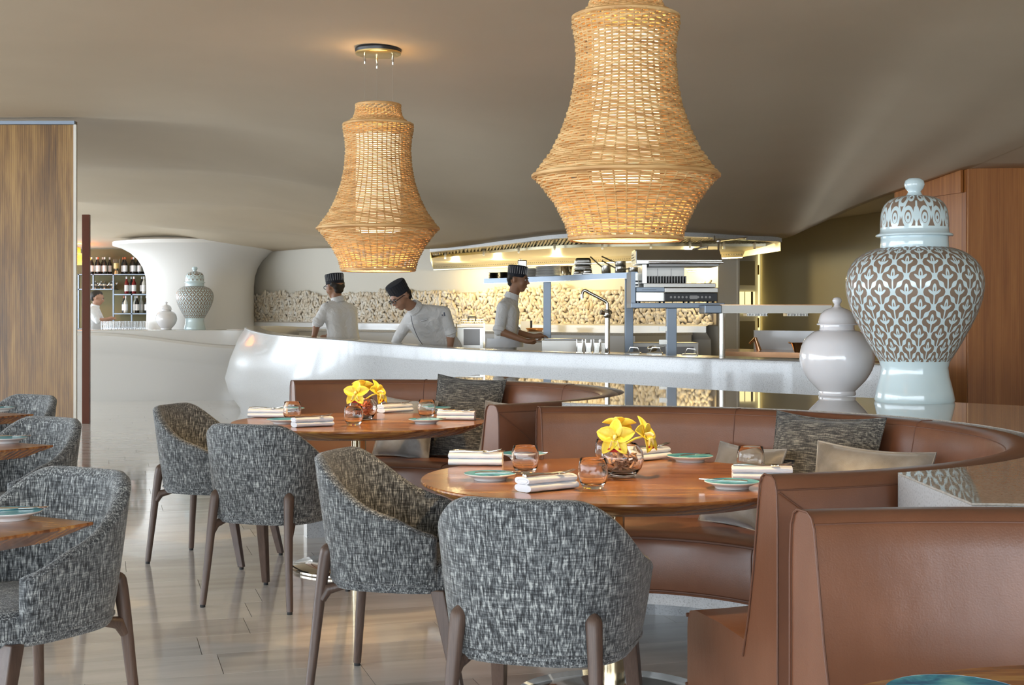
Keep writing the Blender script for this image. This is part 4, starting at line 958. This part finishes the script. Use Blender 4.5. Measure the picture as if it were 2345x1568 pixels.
# crockery and pans on the pass shelf
def on_shelf(px, extra=.14):
    f_ = max(0, min(1, (px-1108)/(1460-1108))); i = f_*(len(spc)-1); k = min(int(i), len(spc)-2); p = spc[k].lerp(spc[k+1], i-k); Y = p.y+extra
    return Vector(((px-CX)/F*Y, Y, SHZ))
def plate_stack(px, n, r_, mat, lab, grp, extra=.2):
    p0 = on_shelf(px, extra); pr_m = MB().lathe([(0, .003), (r_*.55, .003), (r_*.6, 0), (r_*.98, .005), (r_, .007), (r_, .0108), (r_*.97, .0113), (r_*.6, .006), (0, .006)], 32).build('dinner_plate', mat, auto=60)
    for k in range(n):
        o = pr_m if k == 0 else pr_m.copy()
        if k: C.objects.link(o)
        o.location = p0+Vector((rg.uniform(-.003, .003), 0, .0115*k)); tag(o, lab, 'plate', grp)
plate_stack(1256, 9, .13, 'porcelain', 'white dinner plate in the wide tall stack on the pass shelf', 'plates in the wide stack')
plate_stack(1216, 8, .115, 'porcelain', 'white dinner plate in the stack beside the wide one on the pass shelf', 'plates in the smaller stack', .26)
for px, lab in ((1131, 'oval dark serving dish in the pile at the end of the pass shelf'), (1155, 'oval dark serving dish in the pile behind the walking cook')):
    p0 = on_shelf(px, .2); o0 = None
    for k in range(5):
        o = MB().lathe([(0, .004), (.035, .004), (.04, 0), (.062, .013), (.058, .013), (.036, .006)], 24).build('serving_dish', 'steel_dark', auto=60) if o0 is None else o0.copy()
        if o0 is not None: C.objects.link(o)
        else: o0 = o
        o.location = p0+Vector((0, 0, .0135*k)); o.rotation_euler = (0, 0, k*.2); tag(o, lab, 'dish', 'dark serving dishes at %d' % px if False else ('serving dishes in the end pile' if px < 1140 else 'serving dishes in the second pile'))
def gn_pan(loc, w_, d_, h_, lab, flip=True):
    t = thing('steel_pan', lab, 'pan', loc, 0, 'rectangular steel pans')
    m = MB(); a_, b_ = (1.0, .93) if flip else (.93, 1.0)
    vs = []
    for s_, z in ((a_, 0), (b_, h_)): vs += [(-w_/2*s_, -d_/2*s_, z), (w_/2*s_, -d_/2*s_, z), (w_/2*s_, d_/2*s_, z), (-w_/2*s_, d_/2*s_, z)]
    m.add(vs, [(3, 2, 1, 0), (4, 5, 6, 7)]+[(i, (i+1) % 4, 4+(i+1) % 4, 4+i) for i in range(4)]).build('body', 'steel', t, smooth=True, bevel=.022, bseg=4)
    MB().tube([(x*w_/2*1.02, y*d_/2*1.02, .004 if flip else h_-.004) for x, y in ((-1, -1), (1, -1), (1, 1), (-1, 1))], .006, 6, closed=True).build('rim', 'steel', t)
    return t
p = on_shelf(1335, .33); gn_pan(p, .17, .15, .055, 'upturned steel pan at the bottom of the middle pile on the pass shelf'); gn_pan(p+Vector((0, 0, .056)), .168, .15, .05, 'upturned steel pan in the middle of the pile on the pass shelf'); gn_pan(p+Vector((0, 0, .107)), .165, .15, .062, 'upturned steel pan topping the pile on the pass shelf')
gn_pan(on_shelf(1322, .06), .07, .09, .048, 'small upturned steel pan before the piled pans, next to the copper-toned tin'); gn_pan(on_shelf(1346, .06), .085, .09, .052, 'small upturned steel pan before the piled pans, next to the saucepan')
cn = thing('steel_canister', 'square steel canister standing behind the walking cook', 'canister', on_shelf(1196, .3)+Vector((0, 0, 0)))
MB().box(-.05, .05, -.05, .05, 0, .185).build('body', 'steel', cn, bevel=.008); MB().lathe([(.016, .185), (.016, .196), (.008, .2)], 14, (-.02, 0, 0)).build('cap', 'brass', cn)
tn = thing('copper_tin', 'open copper-toned tin standing between plates and piled pans', 'tin', on_shelf(1297, .16)); MB().lathe([(0, 0), (.05, 0), (.06, .085), (.062, .088), (.058, .086), (.047, .006), (0, .006)], 28).build('cup', 'brass', tn); MB().lathe([(.061, .086), (.066, .092)], 28, cap0=False, cap1=False).build('rim', 'copper', tn)
def pot(px, r_, h_, lab, hang, extra=.12, lid=False):
    t = thing('saucepan', lab, 'saucepan', on_shelf(px, extra), 0, 'saucepans on the pass shelf')
    MB().lathe([(0, 0), (r_-.006, 0), (r_, .006), (r_, h_), (r_+.003, h_+.002), (r_-.003, h_), (r_-.003, .008), (0, .006)], 32).build('body', 'steel', t, auto=50)
    d = Vector((math.cos(R(hang)), -.5, math.sin(R(hang)))).normalized(); s_ = Vector((math.cos(R(hang))*r_, -.02, h_*.8)); MB().tube([s_, s_+d*.06+Vector((0, 0, .01)), s_+d*.15+Vector((0, 0, .03))], .007, 8).build('handle', 'steel', t)
    return t
pot(1388, .045, .075, 'tall narrow saucepan with its handle raised, on the pass shelf', 150); pot(1421, .052, .058, 'wide saucepan at the bottom of a nested pair on the pass shelf', 165, .14); o = pot(1421, .050, .05, 'saucepan nested on top of another on the pass shelf', 170, .14); o.location.z += .058
pot(1451, .042, .045, 'low saucepan beside the grill bracket on the pass shelf', 200, .16); pot(1446, .03, .05, 'small dark-handled pot tucked beside the grill bracket', 20, .34)
# things on the cooking island
def at_island(px, Y): return pt(px, Y, .956)
rb = thing('griddle_block', 'low steel griddle block behind the counter, by the walking cook', 'griddle', at_island(1290, 12.75)); MB().box(-.20, .20, -.2, .1, 0, .115).build('body', 'steel_brushed', rb, smooth=False, bevel=.006); MB().box(-.18, .18, -.17, .08, .115, .125).build('plate', 'steel_dark', rb, smooth=False)
for k, px in enumerate((1327, 1347, 1366, 1382)):
    c_ = thing('utensil_bin', 'small steel utensil bin in the row before the tap', 'bin', at_island(px, 12.2), 0, 'utensil bins before the tap'); MB().box(-.026, .026, -.03, .03, 0, .10).build('body', 'steel', c_, smooth=False, bevel=.004); MB().tube([(-.024, -.032, .02), (-.024, -.032, .125), (.024, -.032, .125), (.024, -.032, .02)], .004, 6).build('wire_handle', 'chrome', c_)
for k, (px, lab) in enumerate(((1450, 'shallow steel tray with a raised handle, nearest the tap'), (1500, 'shallow steel tray with a raised handle, between two others'), (1580, 'shallow steel tray beside the square post'))):
    c_ = thing('steel_tray', lab, 'tray', at_island(px, 11.5 if px < 1550 else 11.05), R(-8), 'shallow trays on the island'); MB().box(-.065, .065, -.12, .12, 0, .03).build('tray', 'steel', c_, smooth=False, bevel=.005); MB().box(-.055, .055, -.11, .11, .03, .032).build('content', 'steel_dark', c_, smooth=False)
    MB().tube([(-.04, -.05, .03), (-.02, -.05, .075), (.04, -.05, .07), (.055, -.05, .03)], .005, 6).build('handle', 'chrome', c_)
ld = thing('ladle', 'round steel ladle lying by the square post', 'ladle', at_island(1478, 11.95)+Vector((.06, 0, .03))); MB().sphere((0, 0, .02), .045, 16, (1, 1, .6)).build('cup', 'steel', ld); MB().tube([(.04, 0, .03), (.14, 0, .05)], .006, 6).build('handle', 'steel', ld)
bt = thing('steel_back_block', 'dark steel warming drawer behind the trays', 'drawer', pt(1560, 14.0, .0)); MB().box(-.55, .15, -.2, .2, 0, 1.02).build('body', 'steel_brushed', bt, smooth=False, bevel=.005); MB().box(-.5, .10, -.205, -.2, .8, .98).build('front', 'steel_dark', bt, smooth=False)
# charcoal grill with wire rack between the cooks
gr = thing('wire_rack_grill', 'steel grill with a wire rack and black handle between two cooks', 'grill', pt(1078, 14.6, 0))
MB().box(-.14, .14, -.15, .2, 0, 1.17).build('body', 'steel', gr, smooth=False, bevel=.006); MB().box(-.07, .10, -.156, -.15, .98, 1.15).build('window', 'steel_dark', gr, smooth=False)
for k in range(8): MB().tube([(-.13+k*.034, -.15, 1.20), (-.10+k*.028, .15, 1.25)], .004, 5).build('rack_wire', 'brass', gr)
for y, z in ((-.15, 1.20), (0, 1.225), (.15, 1.25)): MB().tube([(-.14, y, z), (.13, y, z)], .005, 5).build('rack_wire', 'brass', gr)
MB().tube([(-.03, .0, 1.23), (-.03, .0, 1.275), (.05, .0, 1.275), (.05, .0, 1.23)], .006, 6).build('handle', 'black', gr)
for x in (-.145, .145): MB().box(x-.008, x+.008, -.16, -.15, .9, 1.21).build('upright', 'brass', gr, smooth=False)
fb = thing('small_appliance', 'small white and black box on the back worktop behind the walking cook', 'appliance', pt(1205, 17.2, 1.101)); MB().box(-.07, .05, -.05, .05, 0, .12).build('body', 'porcelain', fb, smooth=False, bevel=.004); MB().box(.05, .075, -.05, .05, 0, .125).build('side', 'black', fb, smooth=False)
pn_ = thing('frying_pan', 'copper frying pan on the back worktop behind the walking cook', 'pan', pt(1225, 16.9, 1.101)); MB().lathe([(0, 0), (.09, 0), (.115, .035), (.11, .035), (.087, .005), (0, .004)], 28).build('bowl', 'copper', pn_); MB().tube([(.11, 0, .03), (.17, .0, .055)], .008, 6).build('handle', 'steel', pn_)
# ================================================================ BAR
bs = thing('bar_shelving', 'thin metal shelving with an olive back panel behind the bar', 'shelving', (0, 0, 0)); YB = 25.2
bz = lambda py: CH-(py-HY)*YB/F; bxx = lambda px: (px-CX)/F*YB
MB().box(bxx(150), bxx(345), YB+.30, YB+.34, 0, 2.5).build('back_panel', 'olive_wall', bs, smooth=False)
for x0, x1, py in ((170, 345, 627), (170, 260, 661), (261, 345, 673), (261, 345, 717), (170, 345, 752)): MB().box(bxx(x0), bxx(x1), YB-.02, YB+.3, bz(py)-.02, bz(py)).build('shelf_board', 'grey_metal', bs, smooth=False)
for px, p0, p1 in ((260, 627, 760), (302, 673, 760), (214, 627, 661), (180, 627, 760)): MB().box(bxx(px)-.012, bxx(px)+.012, YB-.02, YB+.02, bz(p1), bz(p0)).build('upright', 'grey_metal', bs, smooth=False)
nbot = [0]
def bottle(px, py, kind, lab, grp, h=.31, lb=True, yo=None):
    nbot[0] += 1; yo = .055 if nbot[0] % 2 else .145
    t = thing('bottle', lab, 'bottle', (bxx(px), YB+yo, bz(py)), 0, grp)
    MB().lathe([(0, 0), (.036, 0), (.038, .004), (.038, h*.58), (.030, h*.68), (.0145, h*.78), (.0135, h*.9)], 20).build('glass_body', kind, t)
    MB().lathe([(.015, h*.86), (.0155, h*.99), (.012, h)], 14).build('capsule', 'bottle_cap' if kind == 'bottle_dark' and int(px) % 2 else 'paper', t)
    if lb: MB().lathe([(.0388, h*.14), (.0388, h*.50)], 20, cap0=False, cap1=False).build('paper_label', 'paper', t)
for k, px in enumerate((208, 216, 223, 230, 238, 246)): bottle(px, 627, 'bottle_dark', 'dark wine bottle on the top bar shelf, left of the candle lantern', 'wine bottles beside the orange pendant')
nbot[0] += 1
for k, px in enumerate((277, 285, 297, 304, 311, 318, 326)): bottle(px, 627, 'bottle_dark', 'dark wine bottle on the top bar shelf, between candle lantern and white column', 'wine bottles next to the column')
for k, (px, kd) in enumerate(((288, 'bottle_red'), (296, 'bottle_dark'), (305, 'bottle_red'), (320, 'bottle_dark'), (328, 'bottle_clear'))): bottle(px, 672, kd, 'labelled spirit bottle on the second bar shelf', 'spirit bottles on the second shelf')
for k, (px, kd) in enumerate(((279, 'bottle_dark'), (286, 'bottle_clear'), (305, 'bottle_clear'), (312, 'bottle_dark'), (319, 'bottle_clear'), (334, 'bottle_dark'))): bottle(px, 716, kd, 'labelled spirit bottle on the third bar shelf', 'spirit bottles on the third shelf')
cl = thing('candle_lantern', 'glass hurricane lantern with a candle on the top bar shelf', 'lantern', (bxx(264), YB+.065, bz(627)))
MB().lathe([(.05, 0), (.04, .03), (.03, .06), (.055, .10)], 20).build('foot', 'brass', cl); MB().lathe([(.055, .10), (.062, .14), (.065, .27)], 24, cap0=False, cap1=False).build('hurricane_glass', 'glass', cl); MB().lathe([(.035, .08), (.035, .2)], 16).build('candle', 'petal_pale', cl)
for k, px in enumerate((206, 216, 224, 237, 247, 255)):
    t = thing('silver_pot', 'small silver serving pot on the bar shelf over the bartender', 'pot', (bxx(px), YB+(.07 if k % 2 else .21), bz(661)), 0, 'silver pots on the shelf'); MB().lathe([(0, 0), (.03, 0), (.02, .02), (.05, .06), (.045, .09), (.02, .11), (.006, .12)], 18).build('body', 'chrome', t); MB().sphere((0, 0, .135), .012, 8).build('finial', 'chrome', t); MB().tube([(.045, 0, .06), (.075, 0, .08), (.085, 0, .11)], .006, 6).build('spout', 'chrome', t)
gl0 = None
for k in range(22):
    px = 236+k*4.6; loc = ((px-CX)/F*(21.9+.12*(k % 3)), 21.9+.12*(k % 3), 1.066)
    if gl0 is None:
        gl0 = thing('bar_glass', 'tall clear glass in the row on the bar beside the bartender', 'glass', loc, 0, 'tall glasses in the bar row'); MB().lathe([(0, .004), (.026, .004), (.028, 0), (.033, .13), (.0315, .13), (.0265, .012), (0, .012)], 16).build('cup', 'glass', gl0)
    else: dup(gl0, loc)
bpnd = thing('rattan_pendant', 'small glowing orange rattan pendant over the bar', 'lamp', (bxx(203), 24.6, 0)); zp = lambda py: CH-(py-HY)*24.6/F
MB().lathe([(.13, zp(606)), (.20, zp(597)), (.225, zp(592)), (.19, zp(586)), (.10, zp(581)), (.04, zp(580)), (.04, zp(566))], 28, cap0=False, cap1=False).build('shade', 'rattan_orange', bpnd); MB().tube([(0, 0, zp(566)), (0, 0, 2.5)], .006, 6).build('cord', 'black', bpnd)
point_light('rattan_pendant_light', (0, 0, zp(593)), 25, (1, .70, .36), .05, bpnd)
# ================================================================ PEOPLE
def caps(p, q, r0, r1): return ('c', Vector(p), Vector(q), r0, r1)
def build_person(name, label, loc, prims, voxel=.0085):
    mb = MB()
    for (tg, p, q, r0, r1) in prims:
        p, q = Vector(p), Vector(q); d = q-p; L = d.length; d = d.normalized() if L > 1e-6 else Vector((0, 0, 1))
        n = 12; prof = []
        for k in range(5): a = -PI/2+PI/2*k/4; prof.append((max(r0*math.cos(a), 0), r0*math.sin(a)))
        for k in range(5): a = PI/2*k/4; prof.append((max(r1*math.cos(a), 0), L+r1*math.sin(a)))
        T = Vector((0, 0, 1)).rotation_difference(d).to_matrix().to_4x4(); T.translation = p
        mb.lathe(prof, n, T=T)
    o = mb.build('tmp', 'jacket'); m = o.modifiers.new('r', 'REMESH'); m.mode = 'VOXEL'; m.voxel_size = voxel
    sm = o.modifiers.new('s', 'SMOOTH'); sm.iterations = 12; sm.factor = .5
    dg = bpy.context.evaluated_depsgraph_get(); me = bpy.data.meshes.new_from_object(o.evaluated_get(dg)); bpy.data.objects.remove(o)
    n = len(me.polygons); cen = np.empty(n*3); me.polygons.foreach_get('center', cen); cen = cen.reshape(-1, 3)
    best = np.full(n, 1e9); idx = np.zeros(n, int); mats = []
    for (tg, p, q, r0, r1) in prims:
        if tg not in mats: mats.append(tg)
        p_, q_ = np.array(p), np.array(q); d = q_-p_; L2 = max(d@d, 1e-9); t_ = np.clip(((cen-p_)@d)/L2, 0, 1)
        ds = np.linalg.norm(cen-(p_+t_[:, None]*d), axis=1)-(r0+(r1-r0)*t_); w_ = ds < best; best[w_] = ds[w_]; idx[w_] = mats.index(tg)
    me.materials.clear()
    for k in mats: me.materials.append(M[k])
    me.polygons.foreach_set('material_index', idx.astype(np.int32)); me.polygons.foreach_set('use_smooth', [True]*n); me.update()
    t = thing(name, label, 'person', loc); me.name = 'body'; b = bpy.data.objects.new('body', me); C.objects.link(b); b.parent = t
    return t
def frame(fwd, up):
    f = Vector(fwd).normalized(); u = Vector(up); u = (u-f*u.dot(f)).normalized(); r = f.cross(u); return f, u, r     # forward, up, right
def head_prims(c, fwd, up, skin, hair='hair'):
    f, u, r = frame(fwd, up); c = Vector(c); P = lambda a, b, d: c+f*a+r*b+u*d
    out = [(skin, P(.005, 0, .02), P(-.03, 0, .03), .082, .082), (skin, P(.035, 0, -.03), P(.03, 0, .02), .066, .07), (skin, P(.055, 0, -.085), P(.045, 0, -.05), .034, .05),
           (skin, P(.098, 0, .012), P(.118, 0, -.022), .010, .014), (skin, P(.085, -.012, -.028), P(.085, .012, -.028), .016, .016), (skin, P(.098, -.018, -.062), P(.098, .018, -.062), .008, .008), (skin, P(.086, -.03, .028), P(.086, .03, .028), .014, .014)]
    for s in (-1, 1): out += [(skin, P(-.01, s*.083, .012), P(-.012, s*.086, -.025), .018, .011), (skin, P(.07, s*.04, -.02), P(.06, s*.045, -.04), .022, .022)]
    out += [(hair, P(-.075, -.04, .0), P(-.075, .04, .0), .036, .036), (hair, P(-.055, -.06, .03), P(-.055, .06, .03), .036, .036), (hair, P(-.07, -.03, -.045), P(-.07, .03, -.045), .028, .028)]
    return out
def face_details(t, c, fwd, up, glasses=False):
    f, u, r = frame(fwd, up); c = Vector(c); P = lambda a, b, d: c+f*a+r*b+u*d
    for s in (-1, 1):
        e = MB().sphere(P(.084, s*.031, .008), .0115, 10).build('eye', 'eye_white', t); MB().sphere(P(.0935, s*.031, .008), .0055, 8).build('iris', 'black', e)
        MB().tube([P(.098, s*.014, .026), P(.099, s*.032, .031), P(.088, s*.05, .026)], .004, 6).build('eyebrow', 'hair', t)
    MB().tube([P(.107, -.02, -.062), P(.112, 0, -.0605), P(.107, .02, -.062)], .0028, 6).build('mouth', 'leather_seam', t)
    if glasses:
        g = MB()
        for s in (-1, 1):
            g.tube([P(.112, s*.032+.024*math.cos(a), .008+.017*math.sin(a)) for a in [i/16*2*PI for i in range(16)]], .0035, 6, closed=True); g.tube([P(.108, s*.056, .012), P(.02, s*.088, .016), P(-.02, s*.090, .005)], .0035, 6)
        g.tube([P(.113, -.009, .012), P(.113, .009, .012)], .003, 6); g.build('glasses', 'black', t)
def hat(t, c, fwd, up, h=.105, r0=.094):
    f, u, r = frame(fwd, up); Rm = Matrix((r, f, u)).transposed().to_4x4(); Rm.translation = Vector(c)+u*.034-f*.015
    m = MB().lathe([(r0, 0), (r0+.004, .02), (r0+.008, h*.8), (r0+.003, h), (r0-.03, h+.006), (0, h+.008)], 36, T=Rm, cap0=False); o = m.build('chef_hat', 'hat_cloth', t, auto=50)
    MB().lathe([(r0+.001, -.004), (r0+.005, .0), (r0+.005, .022), (r0+.002, .026)], 36, T=Rm, cap0=False, cap1=False).build('hat_band', 'hat_cloth', o)
    st_ = MB()
    for k in range(26):
        a = 2*PI*k/26; st_.tube([Rm @ Vector(((r0+.0055)*math.cos(a), (r0+.0055)*math.sin(a), .03)), Rm @ Vector(((r0+.0085)*math.cos(a), (r0+.0085)*math.sin(a), h*.92))], .0016, 4)
    st_.build('pinstripe', 'steel_dark', o)
def hand(w, d, n, skin):                       # wrist, direction, palm normal
    w, d, n = Vector(w), Vector(d).normalized(), Vector(n).normalized(); s = d.cross(n).normalized(); out = [(skin, w, w+d*.07, .026, .032), (skin, w+d*.045-s*.018, w+d*.075-s*.022, .021, .018), (skin, w+d*.045+s*.018, w+d*.075+s*.022, .021, .018)]
    for k, L in enumerate((.066, .074, .07, .055)):
        b = w+d*.085+s*(-.030+.020*k); m = b+d*L*.5-n*.006; e = m+d*L*.42-n*.025; out += [(skin, b, m, .0095, .009), (skin, m, e, .009, .0078)]
    tb = w+d*.03-s*.032; m = tb+d*.03-s*.022-n*.006; out += [(skin, tb, m, .014, .0115), (skin, m, m+d*.032-n*.012, .011, .009)]
    return out
def torso(pel, ch, shl, shr, neck, cl='jacket'):
    pel, ch, shl, shr, neck = map(Vector, (pel, ch, shl, shr, neck)); ax = (shr-shl).normalized(); out = []
    mid = pel.lerp(ch, .5)
    for s in (-1, 1): out += [(cl, pel+ax*s*.07, mid+ax*s*.065, .115, .112), (cl, mid+ax*s*.065, ch+ax*s*.075, .112, .115)]
    out += [(cl, ch+ax*-.09, ch+ax*.09, .105, .105), (cl, shl, ch.lerp(neck, .55), .068, .085), (cl, shr, ch.lerp(neck, .55), .068, .085), (cl, ch, neck-(neck-ch)*.2, .11, .065)]
    return out
def legs(pel, ax, face, mat='trousers'):
    pel, ax, face = Vector(pel), Vector(ax).normalized(), Vector(face).normalized(); out = []
    for s in (-1, 1):
        h = pel+ax*s*.09-Vector((0, 0, .06)); k = Vector((h.x, h.y, .50))+ax*s*.02+face*.03; a = Vector((k.x, k.y, .09))+ax*s*.01-face*.03
        out += [(mat, h, k, .095, .062), (mat, k, a, .062, .045), ('shoe', Vector((a.x, a.y, .05)), Vector((a.x, a.y, .045))+face*.17, .045, .04)]
    return out
def arm(sh, el, wr, skin, sleeve_to=1.0, cl='jacket', hd=None, pn=None):
    sh, el, wr = map(Vector, (sh, el, wr)); out = [(cl, sh, el, .068, .054)]
    if sleeve_to > 1: m = el.lerp(wr, sleeve_to-1); out += [(cl, el, m, .054, .047), (skin, m, wr, .038, .027)]
    else: out += [(skin, el, wr, .044, .028)]
    out += hand(wr, hd if hd else (wr-el), pn if pn else (0, 0, 1), skin); return out
def cuff(t, a, b, r_):
    a, b = Vector(a), Vector(b); d = (b-a).normalized(); T = Vector((0, 0, 1)).rotation_difference(d).to_matrix().to_4x4(); T.translation = b
    MB().lathe([(r_, -.045), (r_+.006, -.035), (r_+.006, .0), (r_-.004, .006)], 20, T=T, cap0=False, cap1=False).build('cuff', 'jacket', t)
def collar(t, neck, up, r_=.068):
    u = Vector(up).normalized(); T = Vector((0, 0, 1)).rotation_difference(u).to_matrix().to_4x4(); T.translation = Vector(neck)
    MB().lathe([(r_+.012, -.035), (r_+.004, .0), (r_, .022), (r_-.006, .022), (r_-.002, -.02)], 24, T=T, cap0=False, cap1=False).build('collar', 'jacket', t)
# -- cook seen from behind, leaning on the counter (local frame = world, origin at the feet)
def mk(px0, Y, table): return None
Y1 = 14.9; s1 = F/Y1; o1 = Vector(((783-CX)/s1, Y1, 0)); L1 = lambda px, py, dy=0: Vector(((px-783)/s1, dy, CH-(py-HY)/s1))
hc = L1(766, 657, .0); fw = (-.72, .66, -.12); up = (-.10, .05, 1)
pel, ch, nk = L1(788, 786, .02), L1(780, 722, .0), L1(773, 684, .0); sl, sr = L1(750, 706, -.08), L1(803, 712, .08)
el1, wr1 = L1(729, 740, -.10), L1(722, 772, -.10); el2, wr2 = L1(757, 762, .20), L1(748, 771, .05)
pr1 = torso(pel, ch, sl, sr, nk) + legs(pel, (.55, .83, 0), (-.83, .55, 0)) + arm(sl, el1, wr1, 'skin_a', 1.0, hd=(-.1, -.6, -.3)) + arm(sr, el2, wr2, 'skin_a', 1.25, hd=(-.5, -.7, -.1)) + [('skin_a', nk-Vector((0, 0, .05)), hc-Vector((-.02, 0, .06)), .056, .055)] + head_prims(hc, fw, up, 'skin_a')
t1 = build_person('person', 'cook in white jacket and dark skull cap seen from behind, leaning on the counter', o1, pr1)
face_details(t1, hc, fw, up, True); hat(t1, hc, fw, up); cuff(t1, sl, el1, .058); collar(t1, nk, (hc-nk))
MB().sphere(L1(777, 788, -.13), .03, 10, (1.4, .7, .8)).build('apron_knot', 'linen', t1); MB().box(*sum(((c-.006, c+.006) for c in L1(753, 692, -.135)), ())).build('pen', 'pen', t1)
# -- cook bending over the counter
Y2 = 13.6; s2 = F/Y2; o2 = Vector(((985-CX)/s2, Y2, 0)); L2 = lambda px, py, dy=0: Vector(((px-985)/s2, dy, CH-(py-HY)/s2))
hc = L2(924, 680, -.34); fw = (-.62, -.55, -.55); up = (-.42, -.25, .87)
pel, ch, nk = L2(1015, 800, .15), L2(975, 730, -.10), L2(950, 702, -.24); sl, sr = L2(1018, 716, -.12), L2(943, 728, -.12)
el1, wr1 = L2(1034, 762, -.08), L2(1031, 800, -.05); el2, wr2 = L2(914, 768, .02), L2(898, 796, .10)
pr2 = torso(pel, ch, sl, sr, nk) + legs(pel, (-.75, .5, 0), (-.5, -.75, 0)) + arm(sl, el1, wr1, 'skin_b', 1.0, hd=(0, -.5, -.6)) + arm(sr, el2, wr2, 'skin_b', 1.6, hd=(-.4, .2, -.6)) + [('skin_b', nk+Vector((.03, .05, -.03)), hc+Vector((.025, .02, -.05)), .058, .056)] + head_prims(hc, fw, up, 'skin_b')
t2 = build_person('person', 'cook in white jacket, black glasses and striped cap bending down over the counter', o2, pr2)
face_details(t2, hc, fw, up, True); hat(t2, hc, fw, up, .11); cuff(t2, sl, el1, .058); collar(t2, nk, (hc-nk), .07)
f2 = [L2(945, 722, -.235), L2(950, 745, -.25), L2(962, 775, -.20), L2(978, 800, -.10)]; MB().tube(crom([tuple(v) for v in f2], 5), .003, 5).build('jacket_piping', 'pen', t2)
MB().tube([L2(967, 735, -.235), L2(982, 731, -.235)], .006, 6).build('name_stitching', 'steel_dark', t2)
for px in (1014, 1019): MB().tube([L2(px, 715, -.185), L2(px+1, 723, -.185)], .007, 6).build('pen', 'pen', t2)
# -- cook walking past with a plate
Y3 = 14.1; s3 = F/Y3; o3 = Vector(((1163-CX)/s3, Y3, 0)); L3 = lambda px, py, dy=0: Vector(((px-1163)/s3, dy, CH-(py-HY)/s3))
hc = L3(1186, 641, 0); fw = (.95, -.28, -.12); up = (.06, 0, 1)
pel, ch, nk = L3(1156, 800, .02), L3(1163, 716, .0), L3(1173, 676, .0); sl, sr = L3(1160, 703, .15), L3(1152, 705, -.16)
el1, wr1 = L3(1180, 762, .16), L3(1222, 770, -.10); el2, wr2 = L3(1143, 757, -.20), L3(1205, 780, -.26)
pr3 = torso(pel, ch, sl, sr, nk) + legs(pel, (0, -1, 0), (1, 0, 0)) + arm(sl, el1, wr1, 'skin_a', 1.0, hd=(.8, -.3, .1), pn=(0, .2, 1)) + arm(sr, el2, wr2, 'skin_a', 1.0, hd=(.9, .1, -.02), pn=(0, 0, -1)) + [('skin_a', nk-Vector((0, 0, .05)), hc+Vector((-.02, 0, -.06)), .056, .055)] + head_prims(hc, fw, up, 'skin_a')
t3 = build_person('person', 'cook in white jacket and plain black cap walking past with a plate', o3, pr3)
face_details(t3, hc, fw, up); hat(t3, hc, fw, up, .11); cuff(t3, sr, el2, .058); cuff(t3, sl, el1, .058); collar(t3, nk, (hc-nk)); MB().lathe([(.19, .97), (.185, 1.03), (.18, 1.06)], 28, (L3(1156, 800, 0).x, 0, 0), cap0=False, cap1=False).build('apron_band', 'linen', t3)
hp = thing('white_plate', 'white plate carried in the hands of the walking cook', 'plate', o3+L3(1232, 783, -.20)); MB().lathe([(0, 0), (.06, 0), (.095, .014), (.098, .017), (.093, .016), (.06, .005), (0, .005)], 36).build('dish', 'porcelain', hp, auto=60); MB().lathe([(.098, .0165), (.0995, .018)], 36, cap0=False, cap1=False).build('rim', 'porcelain', hp)
# -- bartender
Y4 = 22.75; s4 = F/Y4; o4 = Vector(((216-CX)/s4, Y4, 0)); L4 = lambda px, py, dy=0: Vector(((px-216)/s4, dy, CH-(py-HY)/s4))
hc = L4(223, 682, 0); fw = (.9, .2, -.3); up = (.15, 0, 1)
pel, ch, nk = L4(212, 762, 0), L4(214, 722, 0), L4(218, 700, 0); sl, sr = L4(214, 712, .16), L4(216, 712, -.16)
el1, wr1 = L4(226, 738, .2), L4(246, 732, .1); el2, wr2 = L4(232, 735, -.2), L4(252, 730, -.15)
pr4 = torso(pel, ch, sl, sr, nk) + legs(pel, (0, -1, 0), (1, 0, 0)) + arm(sl, el1, wr1, 'skin_b', 1.0) + arm(sr, el2, wr2, 'skin_b', 1.0) + [('skin_b', nk-Vector((0, 0, .05)), hc+Vector((-.02, 0, -.06)), .055, .054)] + head_prims(hc, fw, up, 'skin_b') + [('hair', hc+Vector((-.05, 0, .058)), hc+Vector((.035, 0, .070)), .066, .052), ('hair', hc+Vector((-.03, 0, .046)), hc+Vector((-.01, 0, .046)), .083, .083), ('hair', hc+Vector((-.06, -.03, .02)), hc+Vector((-.02, -.05, .045)), .045, .045)]
t4 = build_person('person', 'bartender in white shirt working behind the bar', o4, pr4, .012); face_details(t4, hc, fw, up); collar(t4, nk, (hc-nk)); MB().box(-.14, .16, -.18, .18, .6, .95, Matrix.Translation(L4(214, 722, 0)*0)).build('apron', 'leather_seam', t4, bevel=.05, bseg=3)
